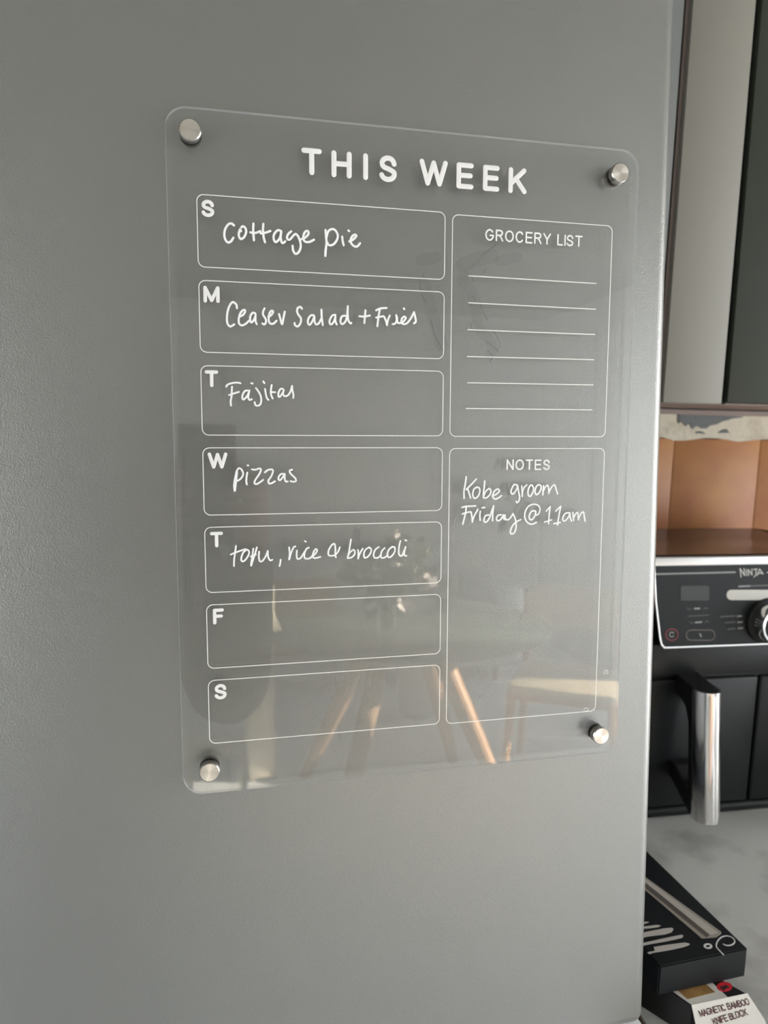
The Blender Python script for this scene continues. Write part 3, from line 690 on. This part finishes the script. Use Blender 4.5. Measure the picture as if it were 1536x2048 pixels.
# control panel: trapezoid with rounded lower corners and a silver trim
def tp(px, py, off=.0): p = fp(px, py, FD - off); return p
zl_ = z_trim
def mir(p): return Vector((2 * fxm - p.x, p.y, p.z))
lft = [tp(1306, 1130), tp(1309, 1200), tp(1318, 1278), tp(1321, 1288), tp(1326, 1294), tp(1334, 1296)]
for p in lft: p.y = FD
lft[-1].z = zl_ + .0002; lft[0].z = z_band - .0005
poly = lft + [mir(p) for p in reversed(lft)]
cp_poly = [A(p) for p in poly]
bm = nb(); prism(bm, cp_poly, (0, -.0022, 0)); cp = obj('control_panel', bm, M['panel'], af)
NY = Vector((0, -1, 0))
bm = nb(); path = [A(p) + Vector((0, -.0024, 0)) for p in lft[0:]] + [A(mir(p)) + Vector((0, -.0024, 0)) for p in reversed(lft)]
stroke(bm, path, NY, .0024, .001, smooth=False); obj('silver_trim', bm, M['silver'], cp, smooth=True)
YP = FD - .0023
def pp(px, py): return A(at_y(px, py, YP))
def panel_stroke(name, m, px_pts, w, smooth=False, par=cp, h=.0003):
    bm = nb()
    for s in px_pts: stroke(bm, [pp(a, b) for a, b in s], NY, w, h, smooth)
    return obj(name, bm, m, par)
panel_stroke('panel_line', M['grey_print'], [[(1300, 1148.5), (1470, 1144.5)]], .0022)
# NINJA in slanted angular capitals
panel_stroke('logo', M['white_print'], [[(1482,1154),(1480,1137)],[(1480,1137),(1489,1151)],[(1489,1151),(1488,1137)], [(1493,1151),(1492.5,1139)], [(1497,1151),(1496.5,1139)],[(1496.5,1139),(1504,1150)],[(1504,1150),(1503.5,1138)],
    [(1512,1138),(1511.5,1150),(1508,1154)],[(1507,1139),(1514,1138)], [(1514,1151),(1519,1138)],[(1519,1138),(1526,1148)],[(1515,1147),(1524,1146)], [(1534,1145),(1545,1145)]], .0013)
panel_stroke('panel_text', M['grey_print'], [[(1478,1173),(1500,1172)]], .0022)
panel_stroke('panel_text', M['dim_print'], [[(1503,1172),(1550,1170)]], .0020)
def rr_px(x0, x1, y0, y1, r, n=6): return [pp(a, b) for a, b in rrect(x0, x1, y0, y1, r, n)]
bm = nb(); prism(bm, rr_px(1361, 1418, 1171.5, 1201, 3), (0, -.0004, 0)); obj('display', bm, M['display'], cp)
bm = nb(); prism(bm, rr_px(1453, 1640, 1179.5, 1200, 9.5), (0, -.0006, 0)); md = obj('mode_strip', bm, M['white_print'], cp, label='pale rounded strip')
for q in ([(1475,1189),(1488,1188.5)], [(1528,1187),(1540,1187)]): panel_stroke('mode_text', M['grey_print'], [q], .0016, par=md)
panel_stroke('button_mark', M['grey_print'], [[(1389,1217),(1399,1217)], [(1391,1245),(1403,1244)]], .0022)
panel_stroke('button_mark', M['dim_print'], [[(1375,1216),(1379,1220),(1383,1217)], [(1407,1219),(1411,1215),(1415,1218)], [(1376,1232.5),(1417,1230)], [(1379,1243),(1383,1247),(1387,1244)], [(1411,1245),(1414,1241),(1417,1244)]], .0010)
panel_stroke('menu_text', M['dim_print'], [[(1441,1233.5),(1470,1232)], [(1450,1245.5),(1470,1244)], [(1456,1258),(1470,1257)]], .0020)
panel_stroke('menu_dot', M['grey_print'], [[(1475,1232.5),(1483,1232)], [(1476,1244.5),(1484,1244)], [(1477,1256.5),(1485,1256)]], .0022)
bm = nb(); ring = [pp(1343.5 + 12 * math.cos(a * math.pi / 10), 1269.5 + 11.5 * math.sin(a * math.pi / 10)) for a in range(21)]
stroke(bm, ring, NY, .0022, .0003); obj('power_button', bm, M['red_print'], cp, label='dark red power ring')
bm = nb(); ring = [pp(1343.5 + 4.5 * math.cos(a * math.pi / 10), 1269 + 4.5 * math.sin(a * math.pi / 10)) for a in range(2, 19)]
stroke(bm, ring, NY, .0012, .0003); obj('power_mark', bm, M['grey_print'], cp)
bm = nb(); q = rr_px(1372.5, 1429, 1260, 1280.5, 9.5); stroke(bm, q + [q[0]], NY, .0015, .0004, smooth=False); obj('start_button', bm, M['bar_dark'], cp)
panel_stroke('button_mark', M['grey_print'], [[(1400,1268),(1402,1273)]], .0020)
kc = A(at_y(1531.5, 1240, FD))
bm = nb(); rk = .0245
lathe(bm, [(rk * 1.22, -.0022), (rk * 1.18, -.006), (rk * 1.05, -.008)], kc, 'y', 48); kn = obj('dial', bm, M['fryer_dark'], cp, smooth=True)
bm = nb(); lathe(bm, [(rk, -.008), (rk, -.024), (rk * .96, -.026), (rk * .86, -.0262), (rk * .84, -.0255)], kc, 'y', 48); obj('dial_ring', bm, M['chrome'], kn, smooth=True)
bm = nb(); lathe(bm, [(rk * .845, -.0256), (rk * .80, -.0268), (.002, -.0272)], kc, 'y', 48); obj('dial_face', bm, M['panel'], kn, smooth=True)

# ------------------------------------------------------------------ boxes on the worktop
ZL = WZ + .030                  # top of the lower box
ZK = ZL + .0280                 # top of the black knife set box
FL, FRr, RR = at_z(1320, 1933.5, ZK), at_z(1496, 1896.5, ZK), at_z(1292.6, 1716, ZK)
e1 = (FRr - FL); e2 = (RR - FRr); 
e2 = e2 - e1 * (e2.dot(e1) / e1.length_squared); L2 = .40; e2n = e2.normalized(); e1n = e1.normalized()
KA = [FL, FRr, FRr + e2n * L2, FL + e2n * L2]
kc_ = sum((p for p in KA), Vector()) / 4; KO = Vector((kc_.x, kc_.y, ZL))
kb = thing('knife_set_box', 'long black knife set box, knives pictured on its lid, lying on another carton', 'box', loc=KO)
bm = nb(); prism(bm, [p - KO - Vector((0, 0, .0281)) + Vector((0, 0, .0006)) for p in KA], (0, 0, .0275))
bmesh.ops.bevel(bm, geom=bm.edges[:], offset=.0012, segments=2, affect='EDGES'); obj('carton', bm, M['box_black'], kb)
ZT = ZK + .00005
def kp(px, py, dz=0.0): return at_z(px, py, ZT + dz) - KO
NZ = Vector((0, 0, 1))
def kpoly(name, m, pts, dz=0.0, t=.0003, label=None):
    bm = nb(); prism(bm, [kp(a, b, dz) for a, b in pts], (0, 0, t)); return obj(name, bm, m, kb, label=label)
def zpt(x, y): return (1236 + x / 5.12, 1680 + y / 5.12)
def zpl(pts): return [zpt(*p) for p in pts]
# bar print, running back out of sight behind the fridge
def ext(p, q, k): return (p[0] + (q[0] - p[0]) * k, p[1] + (q[1] - p[1]) * k)
barL, barL2 = zpt(860, 1010), zpt(285, 520); barR, barR2 = zpt(1060, 945), zpt(285, 385)
kpoly('bar_print', M['bar_print'], [barL, zpt(1000, 1000), zpt(1055, 965), barR, ext(barR, barR2, 1.25), ext(barL, barL2, 1.25)], label='long taupe bar pictured on the lid')
kpoly('bar_print', M['bar_dark'], [zpt(935, 978), zpt(905, 1000), ext(zpt(880, 1000), zpt(285, 500), 1.2), ext(zpt(900, 975), zpt(285, 440), 1.2)], .0002)
kpoly('bar_print', M['bar_light'], [zpt(1025, 950), zpt(945, 975), ext(zpt(850, 890), zpt(285, 440), 1.2), ext(zpt(870, 850), zpt(285, 405), 1.2)], .0004)
for q in ([(735,1065),(690,1052),(620,1060),(500,1075),(365,1098),(378,1138),(330,1145),(300,1155),(325,1172),(350,1158),(470,1138),(560,1122),(660,1100),(720,1080)],
          [(668,985),(655,972),(560,990),(440,1015),(330,1040),(250,1058),(250,1085),(340,1065),(460,1045),(560,1025),(655,1003)],
          [(568,915),(550,900),(470,908),(380,925),(280,945),(240,960),(250,1005),(290,992),(380,980),(480,968),(550,945)],
          [(438,878),(400,872),(330,880),(240,892),(240,912),(330,905),(410,893)], [(318,842),(290,838),(240,843),(240,868),(280,858)]):
    kpoly('knife_print', M['blade_print'], zpl(q), label='pale knife blade pictured on the lid')
bm = nb(); pts = [kp(*zpt(921 + 33 * math.cos(a * math.pi / 12), 1086 + 21 * math.sin(a * math.pi / 12))) for a in range(25)]
stroke(bm, pts, NZ, .0020, .0002); obj('eyelet', bm, M['white_ink'], kb)
bm = nb(); stroke(bm, [kp(*zpt(*p)) for p in ((1078,1175),(1045,1140),(1008,1095),(1012,1050),(1040,1010),(1080,988),(1130,985),(1175,1005),(1195,1035),(1180,1065),(1145,1080),(1105,1080),(1080,1068))], NZ, .0011, .0006)
obj('cord_curl', bm, M['white_ink'], kb, label='thin silver curl near the corner of the lid')
# maker mark on the side of the carton
# lower carton
TL, TR = at_z(1383.5, 2010, ZL), at_z(1494, 1987, ZL)
l1 = TR - TL; l2 = Vector((-l1.y, l1.x, 0)).normalized(); LQ = .09
LO = Vector(((TL.x + TR.x) / 2 + l2.x * LQ / 2, (TL.y + TR.y) / 2 + l2.y * LQ / 2, WZ))
lb = thing('knife_block_box', 'white and black carton lettered in maroon under the black knife set box', 'box', loc=LO)
LA = [TL, TR, TR + l2 * LQ, TL + l2 * LQ]
eL = at_z(1351, 1990, ZL); d_ = (eL - TL).normalized(); l2 = d_ if d_.y > 0 else -d_
LA = [TL, TR, TR + l2 * LQ, TL + l2 * LQ]
bm = nb(); prism(bm, [Vector((p.x, p.y, WZ + .0002)) - LO for p in LA], (0, 0, .0291)); obj('carton', bm, M['card_black'], lb)
def lpz(px, py, dz): return at_z(px, py, ZL - .0005 + dz) - LO
def ltop(name, m, q, dz=0.0, t=.0004, label=None):
    bm = nb(); prism(bm, [lpz(a, b, dz) for a, b in q], (0, 0, t)); return obj(name, bm, m, lb, label=label)
ltop('lid_print', M['card'], [(1383.5, 2010), (1455.5, 1995), (1420, 1962), (1330, 1972)], label='cream part of the top')
ltop('bamboo_print', M['bamboo_print'], zpl([(710,1632),(995,1560),(900,1480),(600,1530)]), .0003, label='bamboo picture on the top')
bm = nb(); pts = [lpz(*zpt(1090 + 80 * math.cos(a * math.pi / 14), 1505 + 50 * math.sin(a * math.pi / 14)), .0002) for a in range(28)]
prism(bm, pts, (0, 0, .0003)); obj('red_disc', bm, M['red_disc'], lb, label='red disc on the black part of the top')
bm = nb()
for s in ([(1045,1510),(1120,1495)], [(1060,1525),(1135,1508)], [(1085,1538),(1100,1490)]): stroke(bm, [lpz(*zpt(*p), .00055) for p in s], NZ, .0012, .0002, smooth=False)
obj('disc_marks', bm, M['card_black'], lb)
# tilted white end flap with the lettering
f0, f1_ = lpz(1383.5, 2010, .0006), lpz(1494, 1987, .0006)
f1_ = lpz(1495, 1986.5, .0006)
zz = ZL - .016
f2, f3 = at_z(1528, 2037, zz) - LO, at_z(1396, 2068, zz) - LO
bm = nb(); nrm = (f1_ - f0).cross(f3 - f0).normalized()
if nrm.z < 0: nrm = -nrm
prism(bm, [f0, f1_, f2, f3], -nrm * .0008)
flap = obj('end_flap', bm, M['card'], lb, label='cream end flap lettered MAGNETIC BAMBOO KNIFE BLOCK')
f4, f5 = f2 + Vector((.004, -.006, -.012)), f3 + Vector((.002, -.006, -.012))
bm = nb(); n2 = (f2 - f3).cross(f5 - f3).normalized(); prism(bm, [f3, f2, f4, f5], n2 * .0006 if n2.y > 0 else -n2 * .0006); obj('flap_tuck', bm, M['card'], flap)
def on_flap(px, py):
    d = cray(px, py); o = CAM - LO; p0 = f0 + nrm * .0001
    return o + d * ((p0 - o).dot(nrm) / d.dot(nrm))
def flap_text(text, x0, yb0, x1, yb1, hpx, w):
    """baseline from (x0, yb0) to (x1, yb1) in the photograph, cap height hpx, slanted with the carton"""
    ws = [G[c][0] * .9 if c != 'I' else .05 for c in text]; gap = .17; tot = sum(ws) + gap * (len(text) - 1); x = 0; bm = nb()
    up = (-.42 * hpx, -hpx)
    for c, g in zip(text, ws):
        u0, u1 = x / tot, (x + g) / tot; x += g + gap
        def P(u, v): return on_flap(x0 + (x1 - x0) * u + up[0] * v, yb0 + (yb1 - yb0) * u + up[1] * v)
        for s in G[c][1]:
            pts = [P(u0 + (u1 - u0) * a, .04 + b * .92) for a, b in s]; stroke(bm, pts, nrm, w, .0001, smooth=len(pts) > 2)
    return obj('lettering', bm, M['maroon'], flap)
flap_text('MAGNETIC BAMBOO', 1402, 2033.5, 1500, 2009, 12.5, .00075)
flap_text('KNIFE BLOCK', 1429, 2050, 1496, 2030, 12.5, .00075)

# ------------------------------------------------------------------ the dining end of the room, seen mirrored in the planner
TX, TY = .77, -1.80
tb = thing('dining_table', 'round glass topped dining table on splayed oak legs, mirrored in the planner', 'table', loc=(TX, TY, 0))
bm = nb(); lathe(bm, [(.0, .742), (.572, .742), (.58, .746), (.572, .750), (0, .750)], n=96); bmesh.ops.remove_doubles(bm, verts=bm.verts, dist=1e-5); obj('glass_top', bm, M['glass'], tb, smooth=True)
bm = nb(); lathe(bm, [(.574, .7425), (.582, .746), (.574, .7495)], n=96)
obj('top_rim', bm, mat('green_glass_edge', (.10, .14, .13), .15), tb, smooth=True)
bm = nb()
for a in (45, 135):
    c, s = math.cos(math.radians(a)), math.sin(math.radians(a)); u = Vector((c, s, 0)); v = Vector((-s, c, 0))
    prism(bm, [u * -.30 + v * -.03 + Z * .742, u * .30 + v * -.03 + Z * .742, u * .20 + v * -.03 + Z * .635, u * -.20 + v * -.03 + Z * .635], v * .06)
obj('cross_rail', bm, M['dwood'], tb)
for sx in (-1, 1):
    for sy in (-1, 1):
        bm = nb(); a = Vector((sx * .10, sy * .08, .70)); b = Vector((sx * .35, sy * .34, 0.0))
        ring_tube(bm, [a, (a + b) / 2, b], [.042, .036, .025], 12)
        obj('leg', bm, M['wood'] if (sx, sy) == (1, 1) else M['dwood'], tb, smooth=True)  # front right leg gets a lighter, more orange oak: sunlight put into its colour
def chair(x, y, rz, label, seat_m, frame_m, metal=False):
    t = thing('dining_chair', label, 'chair', loc=(x, y, 0)); t.rotation_euler = (0, 0, rz)
    part_box('seat', seat_m, t, -.22, .22, -.21, .21, .43, .465, .012, 3)
    part_box('seat_rail', frame_m, t, -.225, .225, -.215, .215, .405, .429, .006, 2)
    for sx in (-1, 1):
        for sy in (-1, 1):
            bm = nb(); r0 = .009 if metal else .019
            top = Vector((sx * .20, sy * .19, .43)); bot = Vector((sx * .23, sy * .23, 0))
            if sy > 0: ring_tube(bm, [bot, top, Vector((sx * .21, .25, .80))], [r0 * .7, r0, r0 * .8], 10)
            else: ring_tube(bm, [bot, top], [r0 * .7, r0], 10)
            obj('leg', bm, frame_m, t, smooth=True)
    bk = bpy.data.objects  # backrest: gently curved panel between the rear posts
    bm = nb(); N_ = 10; fr0 = []; 
    for i in range(N_ + 1):
        u = -1 + 2 * i / N_; yy = .232 + .02 * (1 - u * u)
        fr0.append((u * .20, yy))
    for z0, z1, th, mm, nm in ((.62, .82, .012, seat_m, 'backrest'), ):
        vs = []
        for (u, yy) in fr0: vs.append([bm.verts.new((u, yy + a, z)) for a, z in ((0, z0), (th, z0), (th, z1), (0, z1))])
        for a, b in zip(vs, vs[1:]):
            for k in range(4): bm.faces.new((a[k], a[(k + 1) % 4], b[(k + 1) % 4], b[k]))
        bm.faces.new(vs[0]); bm.faces.new(vs[-1][::-1])
        o = obj(nm, bm, mm, t, smooth=True)
    return t
chair(1.52, -1.83, math.radians(215), 'oak dining chair with cane seat right of the glass table, mirrored in the planner', M['cane'], M['wood'])
chair(.47, -2.78, math.radians(10), 'dark dining chair on thin steel legs behind the glass table, mirrored in the planner', M['dwood'], M['steel_leg'], True)
# vase of foliage on the table
vx, vy = TX - .12, TY + .18
vs_ = thing('flower_vase', 'clear glass vase with loose dark foliage on the glass table, mirrored in the planner', 'vase', loc=(vx, vy, .7505))
bm = nb(); lathe(bm, [(.045, 0), (.05, .01), (.055, .06), (.045, .12), (.05, .15), (.047, .15), (.042, .12), (.052, .06), (.046, .014), (.001, .012)], n=32); obj('vase_body', bm, M['glass'], vs_, smooth=True)
stems = nb(); leaves = nb(); petals = nb()
for i in range(22):
    a = random.uniform(0, 6.28); r = random.uniform(.05, .17); h = random.uniform(.22, .34)
    tip = Vector((r * math.cos(a), r * math.sin(a), h)); ring_tube(stems, [(0, 0, .02), tip * .5 + Vector((0, 0, .05)), tip], [.002, .0018, .001], 5)
    for k in range(14):
        c = tip * random.uniform(.5, 1.05) + Vector([random.uniform(-.03, .03) for _ in range(3)])
        d = Vector([random.uniform(-1, 1) for _ in range(3)]).normalized(); e = d.cross(Vector([random.uniform(-1, 1) for _ in range(3)])).normalized()
        L = random.uniform(.04, .075); W = L * .38
        q = [c, c + d * L * .5 + e * W, c + d * L, c + d * L * .5 - e * W]
        prism(leaves if i % 7 else petals, q, d.cross(e) * .0008)
obj('stem', stems, M['leaf'], vs_); o = obj('foliage', leaves, M['leaf'], vs_); o['kind'] = 'stuff'; o = obj('blossom', petals, M['petal'], vs_); o['kind'] = 'stuff'
# sofa at the back
so = thing('sofa', 'pale grey sofa along the far wall, mirrored in the planner', 'sofa', loc=(.95, -3.60, 0))
part_box('base', M['sofa'], so, -.95, .95, -.42, .42, .10, .30, .03, 3)
for s in (-1, 1): part_box('arm', M['sofa'], so, s * .95 - .12, s * .95 + .12, -.42, .42, .10, .62, .05, 4)
for s in (-1, 1): part_box('seat_cushion', M['sofa'], so, (s - 1) * .41 + .002, (s + 1) * .41 - .002, -.18, .44, .30, .46, .04, 4)
part_box('backrest', M['sofa'], so, -.83, .83, -.42, -.18, .30, .84, .06, 4)
for sx in (-1, 1):
    for sy in (-1, 1):
        bm = nb(); ring_tube(bm, [(sx * .88, sy * .34, 0), (sx * .88, sy * .34, .11)], [.018, .024], 10); obj('foot', bm, M['dwood'], so)
# potted plant beside the sofa cushions
pp_ = thing('potted_plant', 'dark leafy plant in a pale pot in front of the sofa, mirrored in the planner', 'plant', loc=(1.15, -2.78, 0))
bm = nb(); lathe(bm, [(.10, 0), (.13, .30), (.135, .32), (.12, .32), (.115, .28), (.001, .28)], n=32); obj('pot', bm, M['sofa'], pp_, smooth=True)
bm = nb(); st = nb()
for i in range(26):
    a = random.uniform(0, 6.28); r = random.uniform(.03, .22); h = random.uniform(.45, .86); tip = Vector((r * math.cos(a), r * math.sin(a), h))
    ring_tube(st, [(0, 0, .28), tip * .5 + Vector((0, 0, .18)), tip], [.005, .004, .002], 6)
    for k in range(8):
        c = tip * random.uniform(.8, 1.0) + Vector([random.uniform(-.05, .05) for _ in range(3)])
        d = Vector([random.uniform(-1, 1) for _ in range(3)]).normalized(); e = d.cross(Vector([random.uniform(-1, 1) for _ in range(3)])).normalized()
        L = random.uniform(.10, .16); W = L * .36
        prism(bm, [c, c + d * L * .5 + e * W, c + d * L, c + d * L * .5 - e * W], d.cross(e) * .001)
obj('stem', st, M['leaf'], pp_); o = obj('foliage', bm, M['leaf'], pp_); o['kind'] = 'stuff'
# slim cream cupboard that catches the sun, and a stool before it
cu = thing('slim_cupboard', 'slim cream cupboard catching the sun left of the glass table, mirrored in the planner', 'cupboard', loc=(.235, -2.35, 0))
part_box('body', M['cream'], cu, -.055, .055, -.05, .20, .0, .86, .004, 2)
d = part_box('door', M['cream'], cu, -.052, .052, .2005, .218, .02, .84, .003, 2)
bm = nb(); lathe(bm, [(.006, .218), (.006, .23), (.012, .236), (.008, .245)], (.03, 0, .5), 'y', 16); obj('knob', bm, M['steel_leg'], d, smooth=True)
sl = thing('footstool', 'small cream wooden stool beside the slim cupboard, mirrored in the planner', 'stool', loc=(.03, -1.72, 0))
part_box('seat', M['cream'], sl, -.11, .11, -.10, .10, .33, .355, .006, 2)
for sx in (-1, 1):
    for sy in (-1, 1): part_box('leg', M['cream'], sl, sx * .095 - .011, sx * .095 + .011, sy * .085 - .011, sy * .085 + .011, 0, .329, .002, 1)

# ------------------------------------------------------------------ person holding the phone that takes the picture
pe = thing('person', 'person in a dark mauve jumper holding up a phone, mirrored dimly in fridge and planner', 'person', loc=(-.30, -.47, 0))
PO = Vector((-.30, -.47, 0))
def skinned(name, verts, edges, m, root=0, sub=2, par=pe):
    me = bpy.data.meshes.new(name); me.from_pydata([Vector(v[0]) - PO for v in verts], edges, []); me.update()
    o = bpy.data.objects.new(name, me); C.objects.link(o); o.parent = par; me.materials.append(m)
    sk = o.modifiers.new('skin', 'SKIN'); sk.use_smooth_shade = True
    if not me.skin_vertices: me.skin_vertices.new()
    for i, v in enumerate(verts):
        r = v[1]; me.skin_vertices[0].data[i].radius = (r, r) if not hasattr(r, '__len__') else r
        me.skin_vertices[0].data[i].use_root = (i == root)
    ss = o.modifiers.new('sub', 'SUBSURF'); ss.levels = sub; ss.render_levels = sub
    return o
ELR, WRR = Vector((.015, -.24, 1.01)), Vector((.035, -.075, 1.275))
SHR, SHL = Vector((-.13, -.45, 1.385)), Vector((-.47, -.45, 1.385))
ELL, WRL = Vector((-.36, -.20, 1.10)), Vector((-.115, -.085, 1.275))
V = [((-.30, -.47, .97), .125), ((-.30, -.475, 1.12), .105), ((-.30, -.47, 1.30), .12), ((-.30, -.465, 1.40), .075), ((-.30, -.455, 1.46), .05), ((-.295, -.435, 1.545), .072), ((-.295, -.44, 1.62), .080), ((-.295, -.45, 1.69), .045),
     ((-.18, -.46, 1.40), .055), (SHR, .050), (ELR, .038), (WRR, .024), ((-.42, -.46, 1.40), .055), (SHL, .050), (ELL, .038), (WRL, .024),
     ((-.205, -.47, .88), .085), ((-.195, -.44, .50), .055), ((-.19, -.48, .09), .036), ((-.185, -.38, .035), .028),
     ((-.395, -.47, .88), .085), ((-.405, -.44, .50), .055), ((-.41, -.48, .09), .036), ((-.415, -.38, .035), .028)]
E_ = [(0, 1), (1, 2), (2, 3), (3, 4), (4, 5), (5, 6), (6, 7), (3, 8), (8, 9), (9, 10), (10, 11), (3, 12), (12, 13), (13, 14), (14, 15), (0, 16), (16, 17), (17, 18), (18, 19), (0, 20), (20, 21), (21, 22), (22, 23)]
def add_hand(wrist_i, palm, kn, curl, thumb):
    """palm centre, knuckle list, per finger two more points, thumb points"""
    V.append((palm, (.018, .028))); pi = len(V) - 1; E_.append((wrist_i, pi))
    for k, c in zip(kn, curl):
        V.append((k, .0095)); a = len(V) - 1; E_.append((pi, a))
        for q, r in zip(c, (.0088, .0080, .0070)):
            V.append((q, r)); E_.append((a, len(V) - 1)); a = len(V) - 1
    a = pi
    for q, r in zip(thumb, (.012, .011, .009)): V.append((q, r)); E_.append((a, len(V) - 1)); a = len(V) - 1
zs = [1.368, 1.349, 1.330, 1.312]
add_hand(11, (.040, -.040, 1.325), [(.038, -.018, z) for z in zs], [[(.030, .006, z), (.012, .012, z + .002), (-.004 - .004 * (i % 2), .010, z + .003)] for i, z in enumerate(zs)], [(.032, -.045, 1.350), (.020, -.034, 1.372), (.006, -.028, 1.388)])
add_hand(15, (-.088, -.042, 1.322), [(-.086, -.018, z) for z in zs], [[(-.078, .006, z), (-.060, .012, z + .002), (-.046 + .004 * (i % 2), .010, z + .003)] for i, z in enumerate(zs)], [(-.080, -.045, 1.350), (-.066, -.034, 1.372), (-.052, -.028, 1.388)])
body = skinned('body', V, E_, M['skin'])
# face
hc = Vector((-.295, -.44, 1.60)) - PO
for s in (-1, 1):
    bm = nb(); bmesh.ops.create_uvsphere(bm, u_segments=16, v_segments=10, radius=.011, matrix=Matrix.Translation(hc + Vector((s * .030, .060, .012)))); obj('eye', bm, M['eye'], body, smooth=True)
    bm = nb(); bmesh.ops.create_uvsphere(bm, u_segments=14, v_segments=8, radius=.028, matrix=Matrix.Translation(hc + Vector((s * .080, -.01, -.005))) @ Matrix.Diagonal((.35, .7, 1.1, 1))); obj('ear', bm, M['skin'], body, smooth=True)
bm = nb(); ring_tube(bm, [hc + Vector((0, .070, .008)), hc + Vector((0, .086, -.02)), hc + Vector((0, .090, -.034)), hc + Vector((0, .074, -.042))], [.007, .010, .013, .008], 10); obj('nose', bm, M['skin'], body, smooth=True)
bm = nb(); ring_tube(bm, [hc + Vector((x, .073 - abs(x) * .35, -.063)) for x in (-.025, -.012, 0, .012, .025)], [.003, .006, .007, .006, .003], 8); obj('mouth', bm, M['lip'], body, smooth=True)
hl = Vector((-.295, -.452, 1.622)) - PO
bm = nb(); bmesh.ops.create_uvsphere(bm, u_segments=32, v_segments=20, radius=1, matrix=Matrix.Identity(4))
bmesh.ops.delete(bm, geom=[f for f in bm.faces if (f.calc_center_median().y > .30 and f.calc_center_median().z < .50) or (f.calc_center_median().y > -.05 and f.calc_center_median().z < .05)], context='FACES')
for v in bm.verts:
    k = 1.35 if v.co.z < -.2 else 1.0
    v.co = hl + Vector((v.co.x * .093, v.co.y * .105, v.co.z * .105 * k))
hair = obj('hair', bm, M['hair'], pe, smooth=True)
so_ = hair.modifiers.new('thick', 'SOLIDIFY'); so_.thickness = .012; so_.offset = 1
skinned('jumper', [((-.30, -.47, .84), .165), ((-.30, -.475, 1.06), .145), ((-.30, -.47, 1.30), .145), ((-.30, -.465, 1.395), .090), ((-.30, -.46, 1.43), .060),
                   ((-.19, -.46, 1.395), .075), (SHR, .075), ((SHR + ELR) / 2 + Vector((.01, 0, -.01)), .070), (ELR + Vector((0, .0, -.015)), .066), ((ELR + WRR) / 2 + Vector((0, 0, -.012)), .050), (WRR, .033),
                   ((-.41, -.46, 1.395), .075), (SHL, .075), ((SHL + ELL) / 2, .068), (ELL + Vector((0, 0, -.015)), .062), ((ELL + WRL) / 2, .048), (WRL, .033)],
        [(0, 1), (1, 2), (2, 3), (3, 4), (3, 5), (5, 6), (6, 7), (7, 8), (8, 9), (9, 10), (3, 11), (11, 12), (12, 13), (13, 14), (14, 15), (15, 16)], M['jumper'])
skinned('trousers', [((-.30, -.47, .96), .130), ((-.205, -.47, .86), .098), ((-.195, -.44, .50), .070), ((-.19, -.48, .06), .052), ((-.395, -.47, .86), .098), ((-.405, -.44, .50), .070), ((-.41, -.48, .06), .052), ((-.30, -.47, 1.08), .120)],
        [(0, 1), (1, 2), (2, 3), (0, 4), (4, 5), (5, 6), (0, 7)], M['trousers'])
for x in (-.188, -.412):
    o = skinned('shoe', [((x, -.50, .045), .044), ((x, -.42, .040), .040), ((x, -.33, .034), .034)], [(0, 1), (1, 2)], M['shoe'])
ph = thing('phone', 'grey phone held upright in both hands, mirrored dimly in the planner', 'phone', loc=(-.024, -.008, 1.36))
part_box('phone_body', M['phone'], ph, -.036, .036, -.004, .004, -.075, .075, .003, 3)
for dz in (.058, .038):
    bm = nb(); lathe(bm, [(.007, .004), (.007, .0055), (.0055, .0055), (.0055, .0048), (.001, .0048)], (.024, 0, dz), 'y', 24); obj('lens', bm, M['stud'], ph, smooth=True)
